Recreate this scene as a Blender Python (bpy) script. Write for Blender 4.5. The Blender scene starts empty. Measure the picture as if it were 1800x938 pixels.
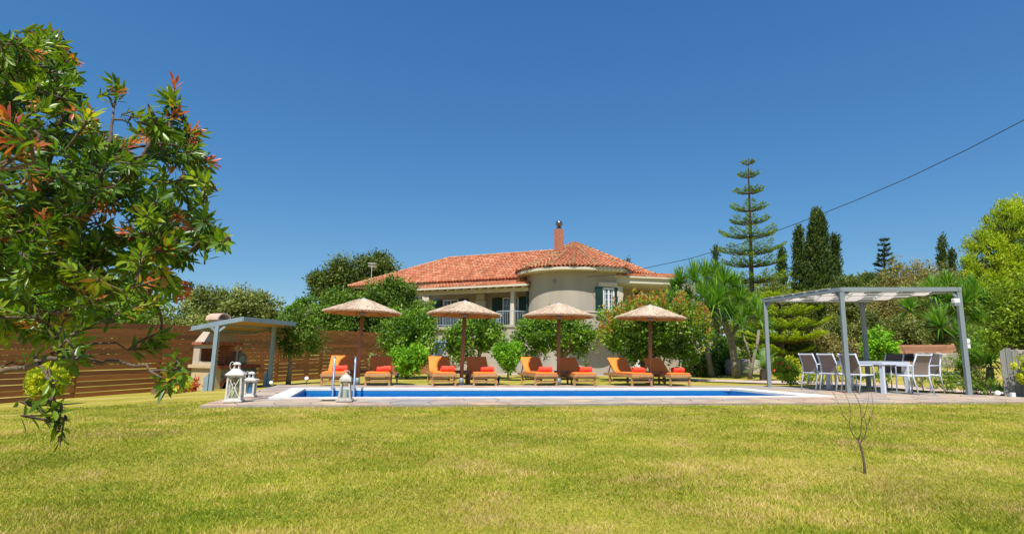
import bpy, bmesh, math, random
import numpy as np
from mathutils import Vector, Matrix, noise
random.seed(7); rng = np.random.default_rng(7)
R = math.radians
scn = bpy.context.scene; COL = scn.collection

# ------------------------------------------------------------------ camera
F = 977.0; CX, CY, CAMH = 944.0, 469.0, 0.85
PITCH = math.atan(153/977.0); ROLL = R(0.5)
fw = Vector((0, math.cos(PITCH), math.sin(PITCH))); up0 = Vector((0, -math.sin(PITCH), math.cos(PITCH))); r0 = Vector((1, 0, 0))
rt = r0*math.cos(ROLL) + up0*math.sin(ROLL); upv = -r0*math.sin(ROLL) + up0*math.cos(ROLL)
cam_d = bpy.data.cameras.new('camera'); cam = bpy.data.objects.new('camera', cam_d); COL.objects.link(cam)
cam.matrix_world = Matrix(((rt.x, upv.x, -fw.x, 0), (rt.y, upv.y, -fw.y, 0), (rt.z, upv.z, -fw.z, CAMH), (0, 0, 0, 1)))
cam_d.sensor_width = 36; cam_d.lens = F/1800*36; cam_d.shift_x = (900-CX)/1800; cam_d.clip_start = .05; cam_d.clip_end = 3000
scn.camera = cam
# ------------------------------------------------------------------ sky + sun
SX, SY = .11, .58                       # shadow shift per metre of height (right, away)
SUN_EL = math.atan(1/math.hypot(SX, SY)); SUN_AZ = math.atan2(-SX, -SY)   # direction TO the sun, clockwise from +Y
w = bpy.data.worlds.new('World'); scn.world = w; w.use_nodes = True
nt = w.node_tree; bg = nt.nodes['Background']
sky = nt.nodes.new('ShaderNodeTexSky'); sky.sky_type = 'NISHITA'; sky.sun_disc = False
sky.sun_elevation = SUN_EL; sky.sun_rotation = SUN_AZ
sky.air_density = 1.0; sky.dust_density = 0.0; sky.ozone_density = 10.0; sky.altitude = 0
sep = nt.nodes.new('ShaderNodeSeparateColor'); cmb = nt.nodes.new('ShaderNodeCombineColor'); nt.links.new(sky.outputs[0], sep.inputs[0])
for i_, (k_, p_) in enumerate(((.575, 1.1), (.965, .8), (1.66, .55))):        # polarised blue of a clear summer sky
    pw = nt.nodes.new('ShaderNodeMath'); pw.operation = 'POWER'; pw.inputs[1].default_value = p_; ml = nt.nodes.new('ShaderNodeMath'); ml.operation = 'MULTIPLY'; ml.inputs[1].default_value = k_
    nt.links.new(sep.outputs[i_], pw.inputs[0]); nt.links.new(pw.outputs[0], ml.inputs[0]); nt.links.new(ml.outputs[0], cmb.inputs[i_])
nt.links.new(cmb.outputs[0], bg.inputs[0]); bg.inputs[1].default_value = 0.105
sd = bpy.data.lights.new('sun', 'SUN'); sd.energy = 4.6; sd.angle = R(.55); sd.color = (1, .955, .88)
so = bpy.data.objects.new('sun', sd); COL.objects.link(so)
so.rotation_euler = Vector((SX, SY, -1)).to_track_quat('-Z', 'Y').to_euler()
scn.view_settings.view_transform = 'Standard'; scn.view_settings.look = 'None'; scn.view_settings.exposure = 0.5
scn.view_settings.gamma = 1; scn.view_settings.use_curve_mapping = False

# ------------------------------------------------------------------ placing helpers
def ray(px, py): return fw + rt*((px-CX)/F) + upv*((CY-py)/F)
def at(px, py, Y):
    d = ray(px, py); return d*(Y/d.y) + Vector((0, 0, CAMH))
def ss(a, b, t):
    t = max(0, min(1, (t-a)/(b-a))); return t*t*(3-2*t)
def gz(x, y):
    z = -.05
    z -= .45*max(0, min(1, (-5-x)/8.5))*ss(5, 11, y)
    z -= .5*ss(24, 34, y)*(1-ss(7, 11, x))
    z += .5*ss(7, 13, x)*ss(14, 26, y) + 1.3*ss(12, 17, x)*ss(26, 34, y)
    return z
def G(px, py, z=0):
    d = ray(px, py); return d*((z-CAMH)/d.z) + Vector((0, 0, CAMH))
def onground(px, Y):
    p = at(px, 640, Y); p.z = gz(p.x, p.y); return p

# ------------------------------------------------------------------ materials
MATS = {}
def _out(m): return m.node_tree.nodes['Principled BSDF'], m.node_tree
def M(name, c1, c2=None, scale=4, rough=.7, bump=0, bscale=None, metal=0, spec=.5, orand=0, stretch=None, attr=False, detail=6, contrast=.25):
    m = bpy.data.materials.new(name); m.use_nodes = True; b, t = _out(m); N = t.nodes.new; L = t.links.new
    b.inputs['Roughness'].default_value = rough; b.inputs['Metallic'].default_value = metal
    b.inputs['Specular IOR Level'].default_value = spec
    c2 = c2 or tuple(v*.8 for v in c1)
    tc = N('ShaderNodeTexCoord'); mp = N('ShaderNodeMapping'); L(tc.outputs['Object'], mp.inputs[0])
    if stretch: mp.inputs['Scale'].default_value = stretch
    nz = N('ShaderNodeTexNoise'); nz.inputs['Scale'].default_value = scale; nz.inputs['Detail'].default_value = detail
    L(mp.outputs[0], nz.inputs['Vector'])
    rp = N('ShaderNodeMapRange'); rp.inputs[1].default_value = .5-contrast; rp.inputs[2].default_value = .5+contrast
    L(nz.outputs['Fac'], rp.inputs[0])
    mx = N('ShaderNodeMix'); mx.data_type = 'RGBA'; mx.inputs[6].default_value = (*c1, 1); mx.inputs[7].default_value = (*c2, 1)
    L(rp.outputs[0], mx.inputs[0]); col = mx.outputs[2]
    if orand or attr:
        hs = N('ShaderNodeHueSaturation'); L(col, hs.inputs['Color'])
        mr = N('ShaderNodeMapRange'); k = orand or .3
        mr.inputs[3].default_value = 1-k; mr.inputs[4].default_value = 1+k
        if attr:
            a = N('ShaderNodeAttribute'); a.attribute_name = 'v'; L(a.outputs['Fac'], mr.inputs[0])
        else:
            oi = N('ShaderNodeObjectInfo'); L(oi.outputs['Random'], mr.inputs[0])
        L(mr.outputs[0], hs.inputs['Value']); col = hs.outputs[0]
    L(col, b.inputs['Base Color'])
    if bump:
        n2 = N('ShaderNodeTexNoise'); n2.inputs['Scale'].default_value = bscale or scale*4; n2.inputs['Detail'].default_value = 5
        L(mp.outputs[0], n2.inputs['Vector']); bp = N('ShaderNodeBump'); bp.inputs['Strength'].default_value = bump; bp.inputs['Distance'].default_value = .02
        L(n2.outputs['Fac'], bp.inputs['Height']); L(bp.outputs[0], b.inputs['Normal'])
    return m
def ramp_mat(name, stops, obj_random=False, rough=.85, nscale=3, noise_amt=.4, bump=0):
    m = bpy.data.materials.new(name); m.use_nodes = True; b, t = _out(m); N = t.nodes.new; L = t.links.new
    b.inputs['Roughness'].default_value = rough
    cr = N('ShaderNodeValToRGB'); cr.color_ramp.elements.remove(cr.color_ramp.elements[0])
    cr.color_ramp.elements[0].position = stops[0][0]; cr.color_ramp.elements[0].color = (*stops[0][1], 1)
    for p, c in stops[1:]: e = cr.color_ramp.elements.new(p); e.color = (*c, 1)
    if obj_random: src = N('ShaderNodeObjectInfo').outputs['Random']
    else: a = N('ShaderNodeAttribute'); a.attribute_name = 'v'; src = a.outputs['Fac']
    L(src, cr.inputs[0])
    tc = N('ShaderNodeTexCoord'); nz = N('ShaderNodeTexNoise'); nz.inputs['Scale'].default_value = nscale; nz.inputs['Detail'].default_value = 7
    L(tc.outputs['Object'], nz.inputs['Vector'])
    mr = N('ShaderNodeMapRange'); mr.inputs[1].default_value = .25; mr.inputs[2].default_value = .75; mr.inputs[3].default_value = 1-noise_amt; mr.inputs[4].default_value = 1+noise_amt*.7
    L(nz.outputs['Fac'], mr.inputs[0]); hs = N('ShaderNodeHueSaturation'); L(cr.outputs[0], hs.inputs['Color']); L(mr.outputs[0], hs.inputs['Value'])
    L(hs.outputs[0], b.inputs['Base Color'])
    if bump:
        bp = N('ShaderNodeBump'); bp.inputs['Strength'].default_value = bump; bp.inputs['Distance'].default_value = .02
        n2 = N('ShaderNodeTexNoise'); n2.inputs['Scale'].default_value = nscale*6; n2.inputs['Detail'].default_value = 6; L(tc.outputs['Object'], n2.inputs['Vector'])
        L(n2.outputs['Fac'], bp.inputs['Height']); L(bp.outputs[0], b.inputs['Normal'])
    return m
def leafmat(name, stops, trans=.42, rough=.55, spec=.3, nscale=.6, namt=.25):
    m = ramp_mat(name, stops, rough=rough, nscale=nscale, noise_amt=namt); t = m.node_tree; N = t.nodes.new; L = t.links.new
    b = t.nodes['Principled BSDF']; b.inputs['Specular IOR Level'].default_value = spec
    src = b.inputs['Base Color'].links[0].from_socket
    tr = N('ShaderNodeBsdfTranslucent'); hs = N('ShaderNodeMix'); hs.data_type = 'RGBA'; hs.blend_type = 'MULTIPLY'; hs.inputs[0].default_value = 1
    L(src, hs.inputs[6]); hs.inputs[7].default_value = (1.5, 1.6, .6, 1); L(hs.outputs[2], tr.inputs['Color'])
    mx = N('ShaderNodeMixShader'); mx.inputs[0].default_value = trans; L(b.outputs[0], mx.inputs[1]); L(tr.outputs[0], mx.inputs[2])
    L(mx.outputs[0], t.nodes['Material Output'].inputs[0])
    return m
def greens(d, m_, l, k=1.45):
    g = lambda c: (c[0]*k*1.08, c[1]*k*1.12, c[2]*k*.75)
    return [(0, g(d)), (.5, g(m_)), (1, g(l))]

m_bark = M('bark', (.16, .11, .075), (.08, .055, .04), 9, .95, .6, 30)
m_bark_grey = M('bark_grey', (.30, .25, .19), (.16, .13, .10), 8, .95, .6, 25)
m_wood_fence = M('fence_wood', (.29, .105, .024), (.18, .06, .013), 2.2, .65, .15, 20, orand=.28, stretch=(1.2, 1.2, 12))
m_wood_post = M('post_wood', (.36, .15, .07), (.24, .095, .045), 3, .6, .2, 18, stretch=(10, 10, 1))
m_teak = M('teak', (.52, .29, .12), (.36, .19, .075), 3, .6, .15, 20, orand=.12, stretch=(3, 3, 3))
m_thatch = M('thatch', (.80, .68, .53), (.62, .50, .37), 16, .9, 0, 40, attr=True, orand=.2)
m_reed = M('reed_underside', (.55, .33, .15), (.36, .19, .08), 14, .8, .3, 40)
m_cush = M('orange_canvas', (.99, .235, .028), (.97, .21, .024), 3, .8, .15, 90)
m_towel = M('coral_towel', (.92, .10, .05), (.82, .07, .035), 20, .95, .6, 120)
m_steel = M('steel', (.80, .84, .88), (.7, .75, .8), 4, .38, 0, metal=1)
m_alu = M('white_aluminium', (.62, .67, .76), (.56, .61, .70), 3, .4)
m_mesh = M('taupe_mesh', (.26, .20, .165), (.22, .17, .14), 60, .8, .2, 200)
m_mesh_dark = M('dark_mesh', (.10, .082, .075), (.08, .066, .06), 60, .8, .2, 200)
m_pergola = M('pergola_grey', (.22, .26, .27), (.19, .23, .24), 3, .45, .05)
m_cloth = M('shade_cloth', (.68, .62, .58), (.60, .55, .51), 2, .9, .2, 60)
m_slat_grey = M('slat_grey', (.30, .35, .38), (.26, .31, .34), 3, .6)
m_kblue = M('kiosk_blue', (.25, .32, .37), (.20, .27, .31), 5, .55, .08)
m_kunder = M('kiosk_soffit', (.50, .27, .10), (.38, .19, .07), 3, .7, stretch=(1, 8, 1))
m_plaster = M('bbq_plaster', (.50, .42, .32), (.43, .36, .28), 4, .9, .2, 40)
m_bbqtan = M('bbq_tan', (.56, .43, .25), (.50, .38, .22), 4, .9, .2, 40)
m_brick = M('brick', (.42, .12, .06), (.30, .08, .04), 8, .9, .4, 40, orand=.25)
m_mortar = M('mortar', (.36, .31, .26), (.28, .24, .2), 12, .95, .3, 60)
m_stone = ramp_mat('stones', [(0, (.16, .16, .165)), (.4, (.26, .25, .24)), (.75, (.34, .30, .25)), (1, (.20, .22, .25))], True, .9, 5, .35, .5)
m_stone_pale = ramp_mat('pale_stones', [(0, (.32, .27, .23)), (.5, (.44, .39, .33)), (1, (.25, .21, .18))], True, .9, 5, .4, .6)
m_flag = ramp_mat('flagstone', [(0, (.30, .28, .27)), (.25, (.47, .31, .21)), (.5, (.39, .32, .25)), (.75, (.50, .37, .25)), (1, (.30, .28, .26))], True, .85, 2.5, .3, .3)
m_coping = M('white_coping', (.78, .74, .68), (.70, .66, .60), 5, .7, .1, 50)
m_liner = M('pool_liner', (.002, .18, .45), (.002, .15, .39), 2, .5)
m_wall = M('house_plaster', (.42, .365, .295), (.34, .295, .235), .8, .9, .25, 40, stretch=(1.6, 1.6, .45), detail=9)
m_wall_dark = M('house_plaster_low', (.38, .335, .275), (.34, .29, .235), 1.5, .9, .15, 40)
m_cream = M('cream_trim', (.62, .56, .44), (.56, .50, .39), 2, .8, .05)
m_pinktrim = M('pink_fascia', (.50, .27, .22), (.44, .23, .19), 3, .85)
m_shutter = M('green_shutter', (.008, .045, .03), (.006, .035, .024), 3, .5)
m_white = M('white_paint', (.74, .74, .73), (.66, .66, .65), 8, .5)
m_lantern = M('lantern_white', (.70, .66, .60), (.52, .48, .42), 22, .55, .15, 40)
m_lantern_old = M('lantern_weathered', (.52, .49, .43), (.36, .33, .28), 25, .7, .2, 40)
m_candle = M('candle', (.52, .53, .36), (.46, .47, .30), 6, .6)
m_black = M('black_metal', (.02, .02, .022), (.03, .03, .03), 5, .35)
m_darkglass = M('window_glass', (.05, .07, .09), (.04, .06, .08), 1, .05, spec=.9)
m_tile = ramp_mat('roof_tile', [(0, (.40, .135, .062)), (.35, (.50, .18, .085)), (.75, (.60, .23, .115)), (.93, (.64, .31, .18)), (1, (.32, .16, .08))], False, .85, 2.2, .25, .2)
m_tile_o = ramp_mat('roof_tile_single', [(0, (.36, .11, .05)), (.35, (.54, .18, .085)), (.75, (.64, .24, .12)), (.9, (.46, .26, .13)), (1, (.26, .17, .07))], True, .85, 2.2, .35, .2)
m_tile_l = ramp_mat('roof_tile_old', [(0, (.36, .15, .075)), (.5, (.52, .22, .12)), (1, (.32, .22, .10))], True, .9, 5, .4, .3)
m_path = M('path_gravel', (.55, .43, .34), (.46, .36, .28), 5, .95, .4, 60)
m_soil = M('soil', (.26, .14, .085), (.17, .10, .06), 4, .95, .6, 20)
m_water = bpy.data.materials.new('pool_water')
def water():
    m = m_water; m.use_nodes = True; t = m.node_tree; N = t.nodes.new; L = t.links.new; t.nodes.remove(t.nodes['Principled BSDF'])
    tc = N('ShaderNodeTexCoord'); mp = N('ShaderNodeMapping'); mp.inputs['Scale'].default_value = (1, .45, 1); L(tc.outputs['Object'], mp.inputs[0])
    nz = N('ShaderNodeTexNoise'); nz.inputs['Scale'].default_value = 4; nz.inputs['Detail'].default_value = 4; L(mp.outputs[0], nz.inputs['Vector'])
    bp = N('ShaderNodeBump'); bp.inputs['Strength'].default_value = .5; bp.inputs['Distance'].default_value = .04; L(nz.outputs['Fac'], bp.inputs['Height'])
    fr = N('ShaderNodeFresnel'); fr.inputs['IOR'].default_value = 1.07; L(bp.outputs[0], fr.inputs['Normal'])
    tr = N('ShaderNodeBsdfTransparent'); tr.inputs[0].default_value = (.55, .85, .98, 1)
    gl = N('ShaderNodeBsdfGlossy'); gl.inputs['Roughness'].default_value = .04; gl.inputs[0].default_value = (.9, .95, 1, 1); L(bp.outputs[0], gl.inputs['Normal'])
    mx = N('ShaderNodeMixShader'); L(fr.outputs[0], mx.inputs[0]); L(tr.outputs[0], mx.inputs[1]); L(gl.outputs[0], mx.inputs[2])
    L(mx.outputs[0], t.nodes['Material Output'].inputs[0])
water()
m_glass = bpy.data.materials.new('lantern_glass')
def glass():
    m = m_glass; m.use_nodes = True; t = m.node_tree; N = t.nodes.new; L = t.links.new; t.nodes.remove(t.nodes['Principled BSDF'])
    tr = N('ShaderNodeBsdfTransparent'); tr.inputs[0].default_value = (.92, .96, .97, 1); gl = N('ShaderNodeBsdfGlossy'); gl.inputs['Roughness'].default_value = .03
    mx = N('ShaderNodeMixShader'); mx.inputs[0].default_value = .10; L(tr.outputs[0], mx.inputs[1]); L(gl.outputs[0], mx.inputs[2]); L(mx.outputs[0], t.nodes['Material Output'].inputs[0])
glass()
def cloth_tr(m):
    t = m.node_tree; b = t.nodes['Principled BSDF']; tr = t.nodes.new('ShaderNodeBsdfTranslucent'); tr.inputs[0].default_value = (.80, .72, .64, 1); mx = t.nodes.new('ShaderNodeMixShader'); mx.inputs[0].default_value = .55
    t.links.new(b.outputs[0], mx.inputs[1]); t.links.new(tr.outputs[0], mx.inputs[2]); t.links.new(mx.outputs[0], t.nodes['Material Output'].inputs[0])
for m_s, c_s, f_s in ((m_thatch, (.95, .78, .58, 1), .28), (m_reed, (.9, .62, .36, 1), .6)):
    cloth_tr(m_s); m_s.node_tree.nodes['Translucent BSDF'].inputs[0].default_value = c_s; m_s.node_tree.nodes['Mix Shader'].inputs[0].default_value = f_s
m_shade = M('pergola_cloth', (.66, .60, .55), (.60, .54, .49), 2, .9, .2, 60); cloth_tr(m_shade)
def chimney_mat():
    m = bpy.data.materials.new('chimney_brick'); m.use_nodes = True; b, t = _out(m); N = t.nodes.new; L = t.links.new; b.inputs['Roughness'].default_value = .9
    tc = N('ShaderNodeTexCoord'); sp = N('ShaderNodeSeparateXYZ'); L(tc.outputs['Object'], sp.inputs[0]); ad = N('ShaderNodeMath'); L(sp.outputs[0], ad.inputs[0]); L(sp.outputs[1], ad.inputs[1])
    cb = N('ShaderNodeCombineXYZ'); L(ad.outputs[0], cb.inputs[0]); L(sp.outputs[2], cb.inputs[1])
    bk = N('ShaderNodeTexBrick'); L(cb.outputs[0], bk.inputs[0]); bk.inputs['Scale'].default_value = 4.2; bk.inputs['Color1'].default_value = (.50, .15, .075, 1); bk.inputs['Color2'].default_value = (.33, .10, .055, 1)
    bk.inputs['Mortar'].default_value = (.42, .30, .22, 1); bk.inputs['Mortar Size'].default_value = .025; bk.inputs['Row Height'].default_value = .36
    L(bk.outputs[0], b.inputs['Base Color']); bp = N('ShaderNodeBump'); bp.inputs['Strength'].default_value = .5; bp.invert = True; L(bk.outputs['Fac'], bp.inputs['Height']); L(bp.outputs[0], b.inputs['Normal']); return m
m_chimney = chimney_mat()
def ground_mat():
    m = bpy.data.materials.new('lawn_ground'); m.use_nodes = True; b, t = _out(m); N = t.nodes.new; L = t.links.new; b.inputs['Roughness'].default_value = .95; b.inputs['Specular IOR Level'].default_value = .1
    tc = N('ShaderNodeTexCoord')
    def nz(s, d=6, st=None):
        n = N('ShaderNodeTexNoise'); n.inputs['Scale'].default_value = s; n.inputs['Detail'].default_value = d
        if st: mp = N('ShaderNodeMapping'); mp.inputs['Scale'].default_value = st; L(tc.outputs['Object'], mp.inputs[0]); L(mp.outputs[0], n.inputs['Vector'])
        else: L(tc.outputs['Object'], n.inputs['Vector'])
        return n.outputs['Fac']
    cr = N('ShaderNodeValToRGB'); L(nz(.7, 9), cr.inputs[0]); e = cr.color_ramp.elements
    e[0].position = .3; e[0].color = (.29, .265, .04, 1); e[1].position = .72; e[1].color = (.58, .43, .17, 1); k = e.new(.5); k.color = (.41, .35, .06, 1)
    cr2 = N('ShaderNodeValToRGB'); L(nz(38, 4), cr2.inputs[0]); e = cr2.color_ramp.elements; e[0].position = .3; e[0].color = (.55, .6, .5, 1); e[1].position = .7; e[1].color = (1.25, 1.2, 1.2, 1)
    mx = N('ShaderNodeMix'); mx.data_type = 'RGBA'; mx.blend_type = 'MULTIPLY'; mx.inputs[0].default_value = 1; L(cr.outputs[0], mx.inputs[6]); L(cr2.outputs[0], mx.inputs[7]); L(mx.outputs[2], b.inputs['Base Color'])
    bp = N('ShaderNodeBump'); bp.inputs['Strength'].default_value = .8; bp.inputs['Distance'].default_value = .03; L(nz(55, 4), bp.inputs['Height']); L(bp.outputs[0], b.inputs['Normal'])
    return m
m_ground = ground_mat()
m_grass = leafmat('grass_blade', [(0, (.13, .22, .015)), (.3, (.28, .33, .022)), (.55, (.43, .40, .045)), (.78, (.60, .46, .16)), (1, (.62, .44, .25))], .25, .6, .2, .9, .3)

# ------------------------------------------------------------------ object helpers
def tag(o, label=None, cat=None, group=None, kind=None):
    if label: o['label'] = label
    if cat: o['category'] = cat
    if group: o['group'] = group
    if kind: o['kind'] = kind
    return o
def thing(name, label, cat, loc=(0, 0, 0), rz=0, group=None):
    o = bpy.data.objects.new(name, None); o.empty_display_size = .1; COL.objects.link(o); o.location = loc; o.rotation_euler = (0, 0, rz)
    return tag(o, label, cat, group)
class MB:
    def __init__(s): s.v = []; s.f = []; s.val = []
    def add(s, vs, fs, val=None):
        n = len(s.v); s.v += [tuple(v) for v in vs]; s.f += [tuple(i+n for i in f) for f in fs]; s.val += [random.random() if val is None else val]*len(vs)
        return s
    def box(s, c, d, rot=None):
        x, y, z = d[0]/2, d[1]/2, d[2]/2; vs = [Vector((a*x, b*y, e*z)) for a in (-1, 1) for b in (-1, 1) for e in (-1, 1)]
        if rot is not None: vs = [rot @ v for v in vs]
        c = Vector(c); return s.add([v+c for v in vs], [(0, 1, 3, 2), (4, 6, 7, 5), (0, 4, 5, 1), (2, 3, 7, 6), (0, 2, 6, 4), (1, 5, 7, 3)])
    def bar(s, a, b, wd, hd, upd=(0, 0, 1)):       # rectangular bar from a to b
        a, b = Vector(a), Vector(b); d = (b-a).normalized(); u = Vector(upd)
        if abs(d.dot(u)) > .98: u = Vector((0, 1, 0))
        sd_ = d.cross(u).normalized(); u = sd_.cross(d).normalized(); sd_ *= wd/2; u *= hd/2
        return s.add([a-sd_-u, a+sd_-u, a+sd_+u, a-sd_+u, b-sd_-u, b+sd_-u, b+sd_+u, b-sd_+u], [(3, 2, 1, 0), (4, 5, 6, 7), (0, 1, 5, 4), (1, 2, 6, 5), (2, 3, 7, 6), (3, 0, 4, 7)])
    def tube(s, pts, rad, n=6, cap=True):
        pts = [Vector(p) for p in pts]; rad = rad if hasattr(rad, '__len__') else [rad]*len(pts); base = len(s.v); val = random.random()
        pu = None
        for i, p in enumerate(pts):
            d = (pts[min(i+1, len(pts)-1)]-pts[max(i-1, 0)]).normalized()
            if pu is None: pu = Vector((0, 0, 1)) if abs(d.z) < .9 else Vector((1, 0, 0))
            a = (pu-d*pu.dot(d)).normalized(); b = d.cross(a); pu = a
            for k in range(n): t = 2*math.pi*k/n; s.v.append(tuple(p+(a*math.cos(t)+b*math.sin(t))*rad[i])); s.val.append(val)
        for i in range(len(pts)-1):
            for k in range(n): k2 = (k+1) % n; s.f.append((base+i*n+k, base+i*n+k2, base+(i+1)*n+k2, base+(i+1)*n+k))
        if cap: s.f.append(tuple(base+k for k in range(n))[::-1]); s.f.append(tuple(base+(len(pts)-1)*n+k for k in range(n)))
        return s
    def lathe(s, prof, n=16, c=(0, 0, 0)):         # prof: (r,z)
        base = len(s.v); c = Vector(c)
        for r, z in prof:
            for k in range(n): t = 2*math.pi*k/n; s.v.append((c.x+r*math.cos(t), c.y+r*math.sin(t), c.z+z)); s.val.append(.5)
        for i in range(len(prof)-1):
            for k in range(n): k2 = (k+1) % n; s.f.append((base+i*n+k, base+i*n+k2, base+(i+1)*n+k2, base+(i+1)*n+k))
        return s
    def prism(s, poly, z0, z1):
        n = len(poly); return s.add([(p[0], p[1], z0) for p in poly]+[(p[0], p[1], z1) for p in poly], [tuple(range(n))[::-1], tuple(range(n, 2*n))]+[(i, (i+1) % n, n+(i+1) % n, n+i) for i in range(n)])
    def build(s, name, mat, parent=None, world=False, smooth=False, bevel=0, **tg):
        me = bpy.data.meshes.new(name); v = s.v
        if world and parent is not None:
            p = parent
            l = Vector(p.location)
            while p.parent: p = p.parent; l = l+Vector(p.location)
            v = [(a[0]-l.x, a[1]-l.y, a[2]-l.z) for a in v]
        me.from_pydata(v, [], s.f); me.materials.append(mat)
        at_ = me.attributes.new('v', 'FLOAT', 'POINT'); at_.data.foreach_set('value', s.val)
        if smooth: me.polygons.foreach_set('use_smooth', [True]*len(me.polygons))
        me.update()
        o = bpy.data.objects.new(name, me); COL.objects.link(o)
        if parent is not None: o.parent = parent
        if bevel:
            b = o.modifiers.new('bevel', 'BEVEL'); b.width = bevel; b.segments = 2; b.limit_method = 'ANGLE'
        if tg: tag(o, **tg)
        return o
def children(o): return [c for c in bpy.data.objects if c.parent is o]
def copy_tree(o, loc=None, rz=None, label=None, kids=None):
    def rec(src, par):
        c = src.copy(); COL.objects.link(c); c.parent = par
        for ch in src_children(src): rec(ch, c)
        return c
    r = rec(o, None)
    if loc is not None: r.location = loc
    if rz is not None: r.rotation_euler = (0, 0, rz)
    if label: r['label'] = label
    return r
def src_children(o): return list(o.children)

def np_mesh(name, V, Fq, val, mat, parent=None, world=True, kind=None):
    """V (n,3) float, Fq (m,k) int faces of equal size k"""
    me = bpy.data.meshes.new(name); V = np.asarray(V, np.float32)
    if parent is not None and world: V = V-np.array(parent.location, np.float32)
    k = Fq.shape[1]; me.vertices.add(len(V)); me.vertices.foreach_set('co', V.ravel())
    me.loops.add(Fq.size); me.loops.foreach_set('vertex_index', Fq.ravel().astype(np.int32))
    me.polygons.add(len(Fq)); me.polygons.foreach_set('loop_start', np.arange(0, Fq.size, k, dtype=np.int32)); me.polygons.foreach_set('loop_total', np.full(len(Fq), k, np.int32))
    a = me.attributes.new('v', 'FLOAT', 'POINT'); a.data.foreach_set('value', np.asarray(val, np.float32))
    me.materials.append(mat); me.update(calc_edges=True)
    o = bpy.data.objects.new(name, me); COL.objects.link(o)
    if parent is not None: o.parent = parent
    if kind: o['kind'] = kind
    return o
def unit(a): return a/np.maximum(np.linalg.norm(a, axis=-1, keepdims=True), 1e-6)
def leaf_quads(P, D, Nn, L, W, val):
    """diamond leaves: base P, direction D, normal Nn"""
    S = unit(np.cross(D, Nn)); L = L[:, None]; W = W[:, None]
    V = np.stack([P, P+D*L*.5+S*W*.5, P+D*L, P+D*L*.5-S*W*.5], 1).reshape(-1, 3)
    Fq = np.arange(len(P)*4).reshape(-1, 4); return V, Fq, np.repeat(val, 4)
def crown_arrays(blobs, n, leaf, aspect=.5, clump=None, per=26, shell=.55, upb=.7, outb=.6, vspread=.28, dirup=0.0, tipv=0.0, sub=16, tall=0.0):
    """blobs: list of (center, (rx,ry,rz))"""
    C = np.array([b[0] for b in blobs], float); Rr = np.array([b[1] for b in blobs], float)
    wt = (Rr.prod(1))**(2/3); wt /= wt.sum(); nc = max(1, n//per); bi = rng.choice(len(C), nc, p=wt)
    d = unit(rng.normal(size=(nc, 3))); rad = shell+(1-shell)*rng.random(nc)**.7
    # uneven outline: lumps
    lump = 1+.12*np.sin(d[:, 0]*5.1+bi*1.7)*np.cos(d[:, 2]*4.3+bi)+.04*rng.normal(size=nc)
    cc = C[bi]+d*Rr[bi]*(rad*lump)[:, None]
    # second level: boughs, each a small rounded mass sitting on the outline of the crown
    ns = max(6, int(sub*len(C))); si = rng.choice(len(C), ns, p=wt); sdir = unit(rng.normal(size=(ns, 3))+[0, -.25, .15]); sc = C[si]+sdir*Rr[si]*(.66+.34*rng.random((ns, 1))); sr = Rr[si].mean(1)*(.22+.20*rng.random(ns)); sval = .14*rng.normal(size=ns)
    onb = rng.random(nc) < .78; k = rng.integers(0, ns, nc); d2 = unit(rng.normal(size=(nc, 3))+[0, 0, .35]); c2 = sc[k]+d2*(sr[k]*(.55+.45*rng.random(nc)))[:, None]*[1, 1, .95+tall]
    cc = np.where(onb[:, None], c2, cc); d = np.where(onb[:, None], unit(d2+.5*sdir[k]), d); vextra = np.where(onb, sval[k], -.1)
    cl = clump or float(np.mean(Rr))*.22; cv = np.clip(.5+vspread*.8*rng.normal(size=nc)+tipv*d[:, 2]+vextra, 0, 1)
    idx = np.repeat(np.arange(nc), per); m = len(idx); off = unit(rng.normal(size=(m, 3)))*(rng.random((m, 1))**.5)*cl*.95*np.repeat(.7+.6*rng.random((nc, 1)), per, 0); P = cc[idx]+off; out = d[idx]
    D = unit(rng.normal(size=(m, 3))+out*.7+np.array([0, 0, dirup])); Nn = unit(rng.normal(size=(m, 3))*.7+np.array([0, 0, upb])+out*outb)
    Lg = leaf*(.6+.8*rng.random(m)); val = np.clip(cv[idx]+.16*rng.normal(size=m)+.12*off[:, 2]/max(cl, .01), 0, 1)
    return leaf_quads(P, D, Nn, Lg, Lg*aspect, val)
def px_blobs(bl, Y):
    out = []
    for b in bl:
        px, py, rx, ry = b[:4]; y = Y+(b[4] if len(b) > 4 else 0); s = y/F
        out.append((tuple(at(px, py, y)), (rx*s, min(rx, ry*1.3)*s*.9, ry*s)))
    return out
def trunk_mesh(parent, mat, pts, r, limbs=(), name='trunk', lr=.35):
    mb = MB(); n = len(pts); jit = [Vector(p)+Vector((random.uniform(-1, 1), random.uniform(-1, 1), 0))*r*.25*(0 < i < n-1) for i, p in enumerate(pts)]
    rad = [r*(1.25 if i == 0 else 1-.5*i/(n-1)) for i in range(n)]; mb.tube(jit, rad, 8)
    for a, b in limbs:
        a, b = Vector(a), Vector(b); mid = a.lerp(b, .5)+Vector((random.uniform(-.1, .1), random.uniform(-.1, .1), .12))*(b-a).length
        mb.tube([a, a.lerp(mid, .6), mid, mid.lerp(b, .6)+Vector((0, 0, .02)), b], [r*lr*1.5, r*lr*1.3, r*lr, r*lr*.7, r*lr*.25], 5)
    return mb.build(name, mat, parent, world=True, smooth=True)
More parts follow.
